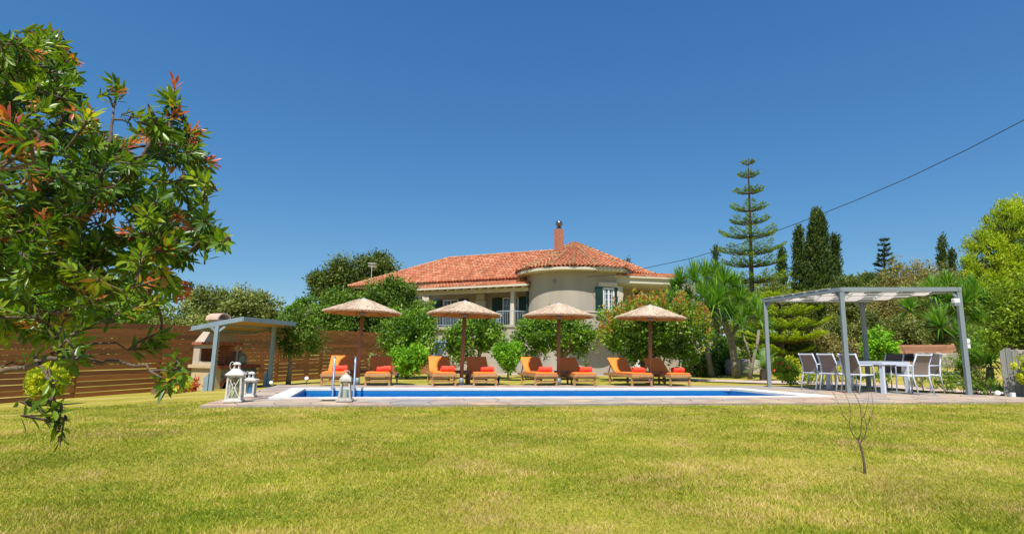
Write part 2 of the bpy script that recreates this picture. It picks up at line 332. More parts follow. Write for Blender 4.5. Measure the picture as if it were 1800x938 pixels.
def tree(name, label, cat, Y, base_px, blobs, n, leaf, mat, trunk=None, tr=.08, barkm=None, group=None, base_world=None, aspect=.5, per=26, shell=.5, clump=None, limbs=True, dirup=0, upb=.7, vspread=.28, tipv=0, crown_name='crown', sub=16, tall=0.0):
    bp_ = base_world or onground(base_px, Y); t = thing(name, label, cat, bp_, 0, group); bl = px_blobs(blobs, Y)
    if trunk is not None:
        pts = [bp_-Vector((0, 0, .05))]+[at(a, b, Y) for a, b in trunk]
        lm = [(pts[-1] if random.random() < .6 or len(pts) < 3 else pts[-2], c) for c, _ in bl] if limbs else []
        if limbs:
            for c, r_ in bl:
                for k in range(3): d = Vector((random.uniform(-1, 1), random.uniform(-1, 1), random.uniform(-.3, 1))).normalized(); lm.append((Vector(c)*.6+pts[-1]*.4, Vector((c[0]+d.x*r_[0]*.8, c[1]+d.y*r_[1]*.8, c[2]+d.z*r_[2]*.8))))
        trunk_mesh(t, barkm or m_bark, pts, tr, lm)
    V, Q, val = crown_arrays(bl, n, leaf, aspect, clump, per, shell, dirup=dirup, upb=upb, vspread=vspread, tipv=tipv, sub=sub, tall=tall)
    np_mesh(crown_name, V, Q, val, mat, t)
    return t

# ================================================================== SETTING
POOL = [(-4.56, 10.53), (5.7, 12.13), (4.95, 14.53), (-5.32, 13.11)]           # water edge: near left, near right, far right, far left
COPE = [(-4.88, 10.40), (6.38, 12.15), (5.3, 14.85), (-5.72, 13.36)]
DECK = [(-5.35, 9.07), (13.2, 11.85), (13.2, 12.45), (10.35, 13.35), (8.9, 15.2), (8.1, 15.9), (6.55, 16.85), (-6.72, 14.8)]
def inside(poly, x, y, m=0):
    for i in range(len(poly)):
        a, b = poly[i], poly[(i+1) % len(poly)]; ex, ey = b[0]-a[0], b[1]-a[1]
        if (ex*(y-a[1])-ey*(x-a[0]))/math.hypot(ex, ey) < m: return False
    return True
def build_ground():
    xs = np.concatenate([[-900, -300, -120, -60, -40], np.arange(-30, 34, .5), [40, 60, 120, 300, 900]]); ys = np.concatenate([[-200, -40, -10, -3], np.arange(0, 42, .5), [46, 60, 100, 200, 500, 1500]])
    V = [(x, y, gz(x, y)+(0 if not (-16 < x < 14 and 0 < y < 30) else .018*noise.noise(Vector((x*.5, y*.5, 0))))) for y in ys for x in xs]; nx = len(xs); Fc = []
    for j in range(len(ys)-1):
        for i in range(nx-1):
            q = [(xs[i], ys[j]), (xs[i+1], ys[j]), (xs[i+1], ys[j+1]), (xs[i], ys[j+1])]
            if all(inside(DECK, a, b, .08) for a, b in q): continue
            Fc.append((j*nx+i, j*nx+i+1, (j+1)*nx+i+1, (j+1)*nx+i))
    mb = MB(); mb.v = V; mb.f = Fc; mb.val = [.5]*len(V); o = mb.build('lawn', m_ground, smooth=True, kind='structure')
build_ground()
def clip(poly, cp):
    out = poly
    for i in range(len(cp)):
        a, b = cp[i], cp[(i+1) % len(cp)]; ex, ey = b[0]-a[0], b[1]-a[1]; inp, out = out, []
        def s(p): return ex*(p[1]-a[1])-ey*(p[0]-a[0])
        for k in range(len(inp)):
            p, q = inp[k], inp[(k+1) % len(inp)]; sp, sq = s(p), s(q)
            if sp >= 0: out.append(p)
            if (sp >= 0) != (sq >= 0): t = sp/(sp-sq); out.append((p[0]+(q[0]-p[0])*t, p[1]+(q[1]-p[1])*t))
        if not out: return []
    return out
def ring_slab(name, outer, inner, zt, zb, mat, **kw):
    bm = bmesh.new(); top = [[bm.verts.new((x, y, zt)) for x, y in P] for P in (outer, inner)]; ed = []
    for P in top:
        for i in range(len(P)): ed.append(bm.edges.new((P[i], P[(i+1) % len(P)])))
    bmesh.ops.triangle_fill(bm, edges=ed, use_beauty=True)
    for P in top:
        lo = [bm.verts.new((v.co.x, v.co.y, zb)) for v in P]
        for i in range(len(P)): k = (i+1) % len(P); bm.faces.new((P[i], P[k], lo[k], lo[i]))
    bmesh.ops.recalc_face_normals(bm, faces=bm.faces)
    me = bpy.data.meshes.new(name); bm.to_mesh(me); bm.free(); me.materials.append(mat); o = bpy.data.objects.new(name, me); COL.objects.link(o); return tag(o, **kw)
deck = ring_slab('pool_deck', DECK, [(a*.995, b) for a, b in COPE], -.014, -.16, m_mortar, kind='structure')
def flagstones():
    ax = Vector((10.26, 1.6)).normalized(); ay = Vector((-ax.y, ax.x)); o0 = Vector((-9, 6.5)); cells = []
    nx, ny = 40, 26; cw, ch = .62, .40
    J = {}
    def node(i, j):
        if (i, j) not in J: J[(i, j)] = o0+ax*(i*cw+random.uniform(-.12, .12)+(.25 if j % 2 else 0))+ay*(j*ch+random.uniform(-.035, .035))
        return J[(i, j)]
    for j in range(ny):
        for i in range(nx):
            q = [node(i, j), node(i+1, j), node(i+1, j+1), node(i, j+1)]; c = sum(q, Vector((0, 0)))/4
            q = [tuple(p+(c-p).normalized()*.012) for p in q]; p = clip(q, DECK)
            if len(p) < 3: continue
            ar = .5*abs(sum(p[k][0]*p[(k+1) % len(p)][1]-p[(k+1) % len(p)][0]*p[k][1] for k in range(len(p))))
            if ar < .02 or all(inside(COPE, a, b, .05) for a, b in p): continue
            if any(inside(COPE, a, b, .3) for a, b in p): continue
            cells.append((c.y-.0*c.x, p))
    cells.sort(key=lambda t: t[0])
    rest = MB()
    for k, (_, p) in enumerate(cells):
        mb = MB() if k < 300 else rest; zt = random.uniform(-.003, .003); mb.prism([(a, b) for a, b in p], -.02, zt)
        if k < 300: mb.build('flagstone', m_flag, deck)
    if rest.v: rest.build('far_flagstones', m_flag, deck, kind='stuff')
    print('flagstones', len(cells))
flagstones()
# coping: slabs 0.5 m long laid around the pool
cop = ring_slab('pool_coping', COPE, POOL, .012, -.03, m_coping, kind='structure')
for e in range(4):
    a, b = Vector(COPE[e]), Vector(COPE[(e+1) % 4]); c, d = Vector(POOL[e]), Vector(POOL[(e+1) % 4]); n = int((b-a).length/.55)
    for i in range(n):
        t0, t1 = i/n, (i+1)/n; g = .006/((b-a).length/n)/n*1.0
        q = [a.lerp(b, t0+g), a.lerp(b, t1-g), c.lerp(d, t1-g), c.lerp(d, t0+g)]; MB().prism([tuple(x) for x in q], .008, .026).build('coping_slab', m_coping, cop)
pb = MB(); n = len(POOL)
pb.add([(x, y, -1.4) for x, y in POOL]+[(x, y, -.02) for x, y in POOL], [(0, 1, 2, 3)]+[(i, n+i, n+(i+1) % n, (i+1) % n) for i in range(n)])
pb.build('pool_basin', m_liner, kind='structure')
MB().add([(x, y, -.10) for x, y in POOL], [(0, 1, 2, 3)]).build('pool_water', m_water, kind='structure')
# path beyond the dining place and soil of the bank
def ribbon(name, L, Rr, mat, dz=.012, sub=6):
    mb = MB(); pts = []
    for (a, b) in zip(L, Rr): pts.append((a, b))
    V = []; 
    for i in range(len(pts)-1):
        for s_ in range(sub):
            t = s_/sub; a = Vector(pts[i][0]).lerp(Vector(pts[i+1][0]), t); b = Vector(pts[i][1]).lerp(Vector(pts[i+1][1]), t); V.append((a, b))
    V.append((Vector(pts[-1][0]), Vector(pts[-1][1]))); vs = []; nn = 4
    for a, b in V:
        for k in range(nn+1): p = a.lerp(b, k/nn); vs.append((p.x, p.y, gz(p.x, p.y)+dz+.02))
    fs = [(i*(nn+1)+k, i*(nn+1)+k+1, (i+1)*(nn+1)+k+1, (i+1)*(nn+1)+k) for i in range(len(V)-1) for k in range(nn)]
    return mb.add(vs, fs, .5).build(name, mat, kind='structure', smooth=True)
ribbon('gravel_path', [(4.5, 20.5), (8.2, 17.9), (9.5, 16.2), (10.9, 14.3), (12.8, 12.9)], [(5.2, 22.0), (9.4, 19.0), (10.9, 17.0), (11.8, 15.0), (13.6, 13.4)], m_path)
ribbon('bank_soil', [(11, 25.5), (14, 24.8), (20, 24.0)], [(11, 30), (15, 31), (22, 30)], m_soil)

# lawn blades: real turf, denser near the camera
def lawn_blades():
    n = 760000; Y = 2.6*(11.5/2.6)**rng.random(n); keep = rng.random(n) < 1.0; hw = Y*1.02+.2
    X = -.0+(rng.random(n)*2-1)*hw; X = X*0.99-.0*Y
    gzv = np.vectorize(gz); Z = gzv(X, Y)
    dk = np.ones(n, bool)
    for i in range(len(DECK)):
        a, b = DECK[i], DECK[(i+1) % len(DECK)]; ex, ey = b[0]-a[0], b[1]-a[1]; dk &= (ex*(Y-a[1])-ey*(X-a[0])) > .0
    m = ~dk; X, Y, Z = X[m], Y[m], Z[m]; n = len(X)
    edge = 9.07+(X+5.35)*.150; nearE = np.exp(-np.abs(Y-edge)/.12)*(X > -5.4)
    cl = np.sin(X*1.9+np.sin(Y*2.3)*1.5)*np.sin(Y*2.7+np.sin(X*1.3)*2)+.6*np.sin(X*5.3+Y*3.1)*np.sin(Y*6.1-X*2.2)
    h = (.013+.017*rng.random(n)+.004*cl)*(1+2.2*nearE*rng.random(n)**2); h *= np.where(rng.random(n) < .02, 1.8, 1); ang = rng.random(n)*2*np.pi; lean = h*(.3+.9*rng.random(n)); la = rng.random(n)*2*np.pi
    wd = .0015+.0018*rng.random(n)+.0004*Y
    P = np.stack([X, Y, Z-.004], 1); S = np.stack([np.cos(ang), np.sin(ang), np.zeros(n)], 1)*wd[:, None]; T = P+np.stack([np.cos(la)*lean, np.sin(la)*lean, h], 1)
    V = np.stack([P-S, P+S, T], 1).reshape(-1, 3); cl2 = .6*np.sin(X*2.3+1.8*np.sin(Y*2.1+1)+.7)*np.sin(Y*3.4+2.1*np.sin(X*1.9))+.5*np.sin(X*6.7-Y*3.2+2*np.sin(Y*5+X))*np.sin(Y*6.1+2*np.sin(X*4.3)); cl3 = np.sin(X*9+4*np.sin(Y*7))*np.sin(Y*13+3*np.sin(X*6)); val = np.clip(.48+.10*cl+-.20*cl2+.11*cl3+.17*rng.normal(size=n), 0, 1)
    np_mesh('grass', V, np.arange(n*3).reshape(-1, 3), np.repeat(val, 3), m_grass, kind='stuff')
lawn_blades()

# ================================================================== HOUSE
HZ = -.62; EZ = 6.1
HA = math.atan2(-.403, .915); HO = Vector((-14.7, 45, 0)); ux = Vector((math.cos(HA), math.sin(HA), 0)); uy = Vector((-math.sin(HA), math.cos(HA), 0))
def hw_(X, Y, z): return HO+ux*X+uy*Y+Vector((0, 0, z))
def facX(px, Yl):                       # local X on the facade plane at local depth Yl seen at pixel column px
    d = ray(px, 560); o = HO+uy*Yl; n = uy; t = (o.dot(n))/(Vector((d.x, d.y, 0)).dot(n)); p = Vector((d.x, d.y, 0))*t; return (p-o).dot(ux)
house = thing('house', 'two storey grey plastered villa with terracotta roof and rounded corner behind the trees', 'house', (0, 0, 0))
TC = Vector((2.35, 37.3, 0)); TR = 3.0
# walls
W = MB()
def hbox(mb, X0, X1, Y0, Y1, z0, z1):
    vs = [hw_(x, y, z) for x in (X0, X1) for y in (Y0, Y1) for z in (z0, z1)]
    return mb.add(vs, [(0, 1, 3, 2), (4, 6, 7, 5), (0, 4, 5, 1), (2, 3, 7, 6), (0, 2, 6, 4), (1, 5, 7, 3)])
hbox(W, .6, 18, .4, 9.5, 2.6, 6.0)
hbox(W, 4.0, 17.2, -2.2, 9.3, HZ-.4, 2.45)
W.build('wall', m_wall, house)
def cyl_wall(r, z0, z1, a0, a1, n=40, th=.25):
    mb = MB(); vs = []
    for i in range(n+1):
        a = a0+(a1-a0)*i/n
        for rr in (r, r-th):
            for z in (z0, z1): vs.append((TC.x+rr*math.cos(a), TC.y+rr*math.sin(a), z))
    fs = []
    for i in range(n):
        b = i*4; c = b+4; fs += [(b, c, c+1, b+1), (b+2, b+3, c+3, c+2), (b+1, c+1, c+3, b+3), (b, b+2, c+2, c)]
    return mb.add(vs, fs, .5)
tower_top = 6.0
tw = cyl_wall(TR, HZ-.4, 6.0, R(165), R(375)).build('tower_wall', m_wall, house, smooth=False)
es = tw.modifiers.new('e', 'EDGE_SPLIT'); es.split_angle = R(30)
for p in tw.data.polygons: p.use_smooth = True
cyl_wall(TR+.72, 6.0, 6.16, R(165), R(293), th=.9).build('tower_eave', m_cream, house)
cyl_wall(TR+.10, 2.55, 2.75, R(165), R(375), th=.2).build('string_course', m_cream, house)
# right wing with porch
E0 = Vector((5.3, 35.9, 0)); E1 = Vector((8.6, 37.2, 0))
W2 = MB(); W2.prism([(5.0, 37.2), (11.4, 39.6), (10, 44), (3.2, 42)], HZ-.4, 5.9); W2.build('wing_wall', m_wall, house)
W4 = MB(); W4.prism([(5.2, 36.2), (10.6, 38.0), (10.4, 39.4), (5.0, 37.4)], HZ-.4, 2.7); W4.build('wing_lower_wall', m_wall_dark, house)
pc = MB(); pc.prism([(5.1, 35.15), (8.75, 35.9), (9.3, 39.2), (5.0, 38.3)], 5.28, 5.45); pc.build('porch_ceiling', m_cream, house)
pf = MB(); pf.bar((4.9, 35.08, 5.55), (8.85, 35.88, 5.55), .16, .34); pf.bar((4.9, 35.0, 5.76), (8.95, 35.8, 5.76), .22, .1); pf.bar((8.85, 35.88, 5.55), (9.4, 39.2, 5.55), .16, .3); pf.build('porch_fascia', m_cream, house)
for k in range(7): MB().box((5.2, 35.02, 2.95+k*.335), (.36+(.1 if k % 2 else 0), .3, .32), Matrix.Rotation(R(25), 3, 'Z')).build('quoin', m_cream, house)
pdw = MB(); pdw.box(at(1120, 530, 37.9), (.5, .08, 1.5), Matrix.Rotation(R(20), 3, 'Z')); pdw.build('porch_shutter', m_shutter, house)
# balcony, beam, post
bal = MB(); hbox(bal, facX(738, -2.4), facX(905, -2.4), -2.42, .38, 2.46, 2.66); bal.build('balcony_slab', m_wall, house)
bl = MB(); bc = hw_(facX(898, -2.2), -2.0, 0)
bl.lathe([(1.0, 1.2), (1.12, 1.35), (1.12, 2.5), (1.2, 2.56), (1.2, 2.7), (0, 2.7)], 28, bc); bl.build('balcony_bay', m_wall, house)
bm_ = MB(); X0b, X1b = facX(722, -2.2), facX(929, -2.2); hbox(bm_, X0b, X1b, -2.3, -2.05, 4.95, 5.2); bm_.build('porch_beam', m_cream, house)
for px in (722, 901): 
    p = MB(); x = facX(px, -2.2); hbox(p, x-.13, x+.13, -2.3, -2.05, 2.66, 4.95); p.build('porch_post', m_cream, house)
for k in range(15):
    p = MB(); x = X0b+.2+k*(X1b-X0b-.4)/14; a, b = hw_(x, -2.75, 5.16), hw_(x, .3, 5.8); p.bar(a, b, .1, .14); p.build('rafter', m_cream, house)
fa = MB(); hbox(fa, 6.6, 15.4, -.12, .4, 5.62, 6.0); fa.build('fascia', m_pinktrim, house)
gu = MB(); gu.bar(hw_(X0b-.4, -2.85, 5.28), hw_(X1b+.3, -2.85, 5.28), .12, .12); gu.bar(hw_(-.1, -.15, 6.02), hw_(8.2, -.15, 6.02), .12, .1); gu.build('gutter', m_cream, house)
# railing
rail = MB(); Xa, Xc = facX(745, -2.35), facX(882, -2.35)
rail.bar(hw_(Xa, -2.35, 3.5), hw_(Xc, -2.35, 3.5), .05, .05); rail.bar(hw_(Xa, -2.35, 2.78), hw_(Xc, -2.35, 2.78), .04, .04); k = Xa
while k < Xc: rail.bar(hw_(k, -2.35, 2.7), hw_(k, -2.35, 3.5), .02, .02); k += .13
for i in range(15):
    a0, a1 = R(150+i*14), R(164+i*14); P = [Vector((bc.x+1.05*math.cos(a), bc.y+1.05*math.sin(a), 0)) for a in (a0, a1)]
    rail.bar(P[0]+Vector((0, 0, 3.6)), P[1]+Vector((0, 0, 3.6)), .05, .05)
    for t in (0, .5): p = P[0].lerp(P[1], t); rail.bar(p+Vector((0, 0, 2.7)), p+Vector((0, 0, 3.6)), .018, .018)
m_rail = M('railing_grey', (.36, .42, .48), (.3, .36, .42), 4, .5)
rail.build('railing', m_rail, house)
# openings on the facade (local Y=.4)
def opening(px0, px1, z0, z1, name='window', Yl=.4, cols=2, rows=4, frame=m_white):
    X0, X1 = sorted((facX(px0, Yl), facX(px1, Yl))); f = MB(); t = .09
    hbox(f, X0, X0+t, Yl-.08, Yl-.002, z0, z1); hbox(f, X1-t, X1, Yl-.08, Yl-.002, z0, z1); hbox(f, X0+t, X1-t, Yl-.08, Yl-.002, z1-t, z1); hbox(f, X0+t, X1-t, Yl-.08, Yl-.002, z0, z0+t)
    cm = (X0+X1)/2; hbox(f, cm-.05, cm+.05, Yl-.085, Yl-.004, z0+t, z1-t)
    for s in (-1, 1):
        hx = (X1-X0-2*t)/2; cx = cm+s*hx/2
        hbox(f, cx-.015, cx+.015, Yl-.06, Yl-.006, z0+t, z1-t)
        for r in range(1, rows): zz = z0+t+(z1-z0-2*t)*r/rows; hbox(f, cx-hx/2+.05, cx+hx/2-.0, Yl-.055, Yl-.008, zz-.015, zz+.015)
    fo = f.build(name, frame, house)
    for s in (-1, 1): g = MB(); hx = (X1-X0-2*t)/2; cx = cm+s*hx/2; hbox(g, cx-hx/2+.01, cx+hx/2-.01, Yl-.03, Yl-.001, z0+t, z1-t); g.build('pane', m_darkglass, fo)
def shutter(px0, px1, z0, z1, Yl=.34):
    X0, X1 = sorted((facX(px0, Yl), facX(px1, Yl))); f = MB(); hbox(f, X0, X1, Yl-.05, Yl, z0, z1); k = z0+.1
    while k < z1-.1: hbox(f, X0+.06, X1-.06, Yl-.07, Yl-.05, k, k+.05); k += .09
    f.build('shutter', m_shutter, house)
opening(779, 806, 2.68, 4.85, 'balcony_door'); shutter(761, 776, 2.7, 4.85); shutter(806, 822, 2.7, 4.85)
opening(884, 912, 2.68, 4.85, 'balcony_door'); shutter(865, 882, 2.7, 4.85); shutter(912, 927, 2.7, 4.85)
ws = MB(); ws.box(at(928.5, 533, 36.6), (.10, .5, 1.9), Matrix.Rotation(R(-20), 3, 'Z')); ws.build('shutter', m_shutter, house, label='open green shutter catching the sun')
for px_, wq, yq in ((846, .35, .05), (748, .3, .2)):
    for k in range(5): X0 = facX(px_, .3); qs = MB(); hbox(qs, X0-wq-.1*(k % 2), X0+wq+.1*(k % 2), yq, .4, 2.7+k*.5, 3.17+k*.5); qs.build('quoin', m_cream, house)
# tower window (tangent plane at the window direction)
def tower_frame(px, z):
    d = ray(px, 520); d2 = Vector((d.x, d.y)).normalized(); c = Vector((TC.x, TC.y)); b = -2*c.dot(d2); cc = c.length_squared-TR*TR; t = (-b-math.sqrt(max(0, b*b-4*cc)))/2; p = d2*t
    n = (p-c).normalized(); return Vector((p.x, p.y, z)), Vector((n.x, n.y, 0)), Vector((-n.y, n.x, 0))
def tbox(mb, p, n, e, x0, x1, z0, z1, d0, d1):
    vs = [p+e*x+n*d+Vector((0, 0, z)) for x in (x0, x1) for d in (d0, d1) for z in (z0, z1)]; return mb.add(vs, [(0, 1, 3, 2), (4, 6, 7, 5), (0, 4, 5, 1), (2, 3, 7, 6), (0, 2, 6, 4), (1, 5, 7, 3)])
BA, _, _ = tower_frame(1028, 0); BB = Vector((5.02, 34.92, 0)); e_ = (BB-BA).normalized(); n_ = Vector((e_.y, -e_.x, 0)); bw_ = MB(); bw_.add([BA+Vector((0, 0, HZ-.4)), BB+Vector((0, 0, HZ-.4)), BB-n_*2.2+Vector((0, 0, HZ-.4)), BA-n_*.6+Vector((0, 0, HZ-.4)), BA+Vector((0, 0, 6.0)), BB+Vector((0, 0, 6.0)), BB-n_*2.2+Vector((0, 0, 6.0)), BA-n_*.6+Vector((0, 0, 6.0))], [(3, 2, 1, 0), (4, 5, 6, 7), (0, 1, 5, 4), (1, 2, 6, 5), (2, 3, 7, 6), (3, 0, 4, 7)]); bw_.build('bay_wall', m_wall, house)
ev = MB(); ea = Vector((TC.x+(TR+.72)*math.cos(R(293)), TC.y+(TR+.72)*math.sin(R(293)), 0)); ev.prism([(ea.x, ea.y), (5.44, 34.26), (6.2, 36.3), (3.4, 36.5)], 6.0, 6.16); ev.build('bay_eave', m_cream, house)
d_ = ray(1069, 520); t_ = BA.x*n_.x+BA.y*n_.y; t_ = t_/(d_.x*n_.x+d_.y*n_.y); p = Vector((d_.x*t_, d_.y*t_, 0)); f = MB(); wz0, wz1 = 3.5, 5.0; hw2 = .38
for a in ((-hw2, -hw2+.1, wz0, wz1), (hw2-.1, hw2, wz0, wz1), (-hw2+.1, hw2-.1, wz1-.1, wz1), (-hw2+.1, hw2-.1, wz0, wz0+.1), (-.06, .06, wz0+.1, wz1-.1)): tbox(f, p, n_, e_, a[0], a[1], a[2], a[3], -.05, .09)
for s in (-.2, .2): tbox(f, p, n_, e_, s-.015, s+.015, wz0+.1, wz1-.1, -.02, .07)
for k in (1, 2, 3): zz = wz0+(wz1-wz0)*k/4; tbox(f, p, n_, e_, -hw2+.1, hw2-.1, zz-.015, zz+.015, -.02, .065)
wo = f.build('tower_window', m_white, house); g = MB(); tbox(g, p, n_, e_, -hw2+.1, hw2-.1, wz0+.1, wz1-.1, -.06, .05); g.build('pane', m_darkglass, wo)
f = MB(); tbox(f, p, n_, e_, -.66, .6, 5.06, 5.34, -.1, .13); tbox(f, p, n_, e_, hw2+.03, hw2+.22, 3.4, 5.06, -.15, .1); tbox(f, p, n_, e_, -.7, .7, 3.36, 3.5, -.1, .16); f.build('window_surround', m_cream, house)
for s, ang in ((-1, R(6)), (1, R(-14))):
    f = MB(); hinge = p+e_*(s*(hw2+.02)); ee = (Matrix.Rotation(-ang*1, 3, 'Z') @ e_)*s; nn = Vector((-ee.y, ee.x, 0)); nn = nn if nn.dot(n_) > 0 else -nn
    vs0 = MB(); tbox(vs0, hinge+n_*.1, nn, ee, 0, .48, wz0-.02, wz1+.02, 0, .05)
    kz = wz0+.08
    while kz < wz1-.08: tbox(vs0, hinge+n_*.1, nn, ee, .06, .46, kz, kz+.05, .05, .065); kz += .1
    vs0.build('shutter', m_shutter, house)
lp, ln, le = tower_frame(975, 5.35); f = MB(); tbox(f, lp, ln, le, -.05, .05, -.12, .12, 0, .12); f.build('wall_lamp', m_pergola, house)
# terrace parapet round the tower
cyl_wall(TR+1.2, 2.75, 3.35, R(262), R(318), th=.15).build('terrace_parapet', m_wall, house)
cyl_wall(TR+1.25, 3.35, 3.41, R(262), R(318), th=.25).build('parapet_cap', m_cream, house)
cyl_wall(TR+1.2, 2.3, 2.75, R(262), R(318), th=1.3).build('terrace_slab', m_wall, house)
# roof planes
APX = Vector((2.85, 41.2, 0)); APX.z = at(1010, 428, 41.2).z
def plane_tiles(mb, poly, nrm_up, e, s, pitch=.27, row=.42, r=.12):
    """poly: 3D convex polygon; e along eave, s up the slope"""
    n = e.cross(s).normalized(); n = n if n.z > 0 else -n; o = poly[0]
    P2 = [((p-o).dot(e), (p-o).dot(s)) for p in poly]; ar = sum(P2[i][0]*P2[(i+1) % len(P2)][1]-P2[(i+1) % len(P2)][0]*P2[i][1] for i in range(len(P2)))
    if ar < 0: P2 = P2[::-1]
    xs = [p[0] for p in P2]; x = min(xs)+pitch/2
    while x < max(xs):
        ts = []
        for i in range(len(P2)):
            a, b = P2[i], P2[(i+1) % len(P2)]
            if (a[0]-x)*(b[0]-x) < 0: ts.append(a[1]+(b[1]-a[1])*(x-a[0])/(b[0]-a[0]))
        if len(ts) == 2:
            t0, t1 = min(ts), max(ts); t = t0
            while t < t1-.06:
                t2 = min(t+row*1.08, t1+.03); val = random.random(); vs = []
                jx = random.uniform(-.012, .012)
                for (tt, rr, lift) in ((t, r*1.12, .035), (t2, r*.9, .0)):
                    for k in range(6): a = math.pi*k/5; vs.append(o+e*(x+jx+rr*1.0*math.cos(a))+s*tt+n*(rr*1.15*math.sin(a)+lift-.03))
                mb.add(vs, [(k, k+1, 7+k, 6+k) for k in range(5)]+[(5, 4, 3, 2, 1, 0)], val); t += row
        x += pitch
    mb.add([p-n*.035 for p in poly], [tuple(range(len(poly)))], .0)
def hip_tiles(pts, parent, name='hip_tile'):
    for a, b in zip(pts[:-1], pts[1:]):
        L_ = (b-a).length; n = max(1, int(L_/.42)); d = (b-a).normalized(); sdv = d.cross(Vector((0, 0, 1))).normalized(); u = sdv.cross(d).normalized()
        for i in range(n):
            p0, p1 = a.lerp(b, i/n), a.lerp(b, (i+1.1)/n); mb = MB(); vs = []
            for pp, rr, lf in ((p0, .16, .06), (p1, .13, .03)):
                for k in range(6): t = math.pi*k/5; vs.append(pp+sdv*rr*math.cos(t)+u*(rr*math.sin(t)+lf))
            mb.add(vs, [(k, k+1, 7+k, 6+k) for k in range(5)]+[(5, 4, 3, 2, 1, 0)]); mb.build(name, m_tile_l, parent)
roof = MB()
A = hw_(-.55, -.35, EZ); B = hw_(15.9, -.35, EZ); RL = hw_(5.5, 5, 0); RL.z = at(786, 457, RL.y).z; RR = hw_(15.4, 5, 0); RL.z += .10; RR.z = RL.z
sA = (RL-A)-(RL-A).project(ux); sA = sA.normalized()
plane_tiles(roof, [A, hw_(17.5, -.35, EZ), RR+ux*2.1, RL], None, ux, sA)
back = hw_(-.55, 10.3, EZ); sB = (RL-A)-(RL-A).project(uy); sB = sB.normalized(); roof.add([A, RL, back], [(0, 1, 2)], .3)
rfo = roof.build('main_roof', m_tile, house, kind='stuff')
backr = MB(); backr.add([RL, RR, hw_(15.4, 10.3, EZ), back, APX, hw_(20, 10.3, EZ)], [(0, 1, 2, 3), (1, 4, 5, 2)]); backr.build('rear_roof', m_tile, house)
hip_tiles([A, RL, RR, APX], house, 'ridge_tile')
pr = MB(); a, b = hw_(X0b-.55, -2.85, 5.33), hw_(X1b+.2, -2.85, 5.33); c, d = hw_(X1b+.2, .0, 5.95), hw_(X0b+.9, .0, 5.95); sP = ((d-a)-(d-a).project(ux)).normalized()
plane_tiles(pr, [a, b, c, d], None, ux, sP); pr.build('porch_roof', m_tile, house, kind='stuff')
# tower roof: facets fanning from the apex, each tile an object
eav = []
angs = [R(a) for a in (172, 196, 220, 244, 268, 291)]
for a in angs: eav.append(Vector((TC.x+(TR+.78)*math.cos(a), TC.y+(TR+.78)*math.sin(a), 6.2)))
eav.append(Vector((5.5, 34.2, 6.2)))
ECR = at(1150, 487, 37.4); ECR.z = 6.2
eav2 = eav+[Vector((6.3, 36.15, 6.2)), ECR]
tm = MB(); vs = []
for (t, rr, lift) in ((0, .118, .045), (.42, .095, 0)):
    for k in range(7): a = math.pi*k/6; vs.append((rr*math.cos(a), t, rr*math.sin(a)+lift))
for (t, rr, lift) in ((0, .10, .045),):
    for k in range(7): a = math.pi*k/6; vs.append((rr*math.cos(a), t, rr*math.sin(a)+lift))
tm.add(vs, [(k, k+1, 8+k, 7+k) for k in range(6)]+[(k+1, k, 14+k, 15+k) for k in range(6)])
src = tm.build('roof_tile', m_tile_o, house, smooth=True); tile_me = src.data; bpy.data.objects.remove(src)
under = MB(); fan_far = MB(); cnt = 0
for i in range(len(eav2)-1):
    P0, P1 = eav2[i], eav2[i+1]; e = (P1-P0).normalized(); mid = (P0+P1)/2; s = (APX-mid); s = (s-e*s.dot(e)).normalized(); n = e.cross(s).normalized()
    if n.z < 0: n = -n
    wid = (P1-P0).length; hgt = (APX-P0).dot(s); ax = (APX-P0).dot(e); under.add([P0-n*.01, P1-n*.01, APX-n*.01], [(0, 1, 2)], .1)
    x = min(0, ax)+.13
    while x < max(wid, ax):
        T3 = [(0, 0), (wid, 0), (ax, hgt)]; ts = []
        for ii in range(3):
            qa, qb = T3[ii], T3[(ii+1) % 3]
            if (qa[0]-x)*(qb[0]-x) < 0: ts.append(qa[1]+(qb[1]-qa[1])*(x-qa[0])/(qb[0]-qa[0]))
        if len(ts) == 2:
            t, top = min(ts)-.05, max(ts)
            while t < top-.15:
                if cnt < 290 and i < 8:
                    o = bpy.data.objects.new('roof_tile', tile_me); COL.objects.link(o); o.parent = house; cnt += 1
                    m4 = Matrix(((e.x, s.x, n.x, 0), (e.y, s.y, n.y, 0), (e.z, s.z, n.z, 0), (0, 0, 0, 1))); m4.translation = P0+e*(x+random.uniform(-.012, .012))+s*t; o.matrix_local = m4
                else:
                    vs = []
                    for (tt, rr, lf) in ((t, .115, .045), (t+.42, .095, 0)):
                        for k in range(6): a_ = math.pi*k/5; vs.append(P0+e*(x+rr*math.cos(a_))+s*tt+n*(rr*math.sin(a_)+lf))
                    fan_far.add(vs, [(k, k+1, 7+k, 6+k) for k in range(5)]+[(5, 4, 3, 2, 1, 0)])
                t += .40
        x += .265
cen_ = sum(eav2, Vector((0, 0, 0)))/len(eav2); cp_ = MB(); rp_ = [p_.lerp(cen_, .03) for p_ in eav2]; cp_.prism([(p_.x, p_.y) for p_ in rp_]+[(8.5, 41.0), (0.5, 41.5)], 6.165, 6.19); cp_.build('eave_board', m_cream, house)
under.build('tower_roof_deck', m_tile, house); fan_far.build('right_roof_tiles', m_tile, house, kind='stuff')
for P in eav[1:]+[ECR]: hip_tiles([P, P.lerp(APX, .985)], house, 'hip_tile')
pr2 = MB(); a, b, c, d = Vector((4.9, 34.95, 5.82)), Vector((9.0, 35.75, 5.82)), Vector((9.4, 38.2, 6.3)), Vector((5.2, 37.3, 6.3)); e = (b-a).normalized(); s = ((d-a)-(d-a).project(e)).normalized()
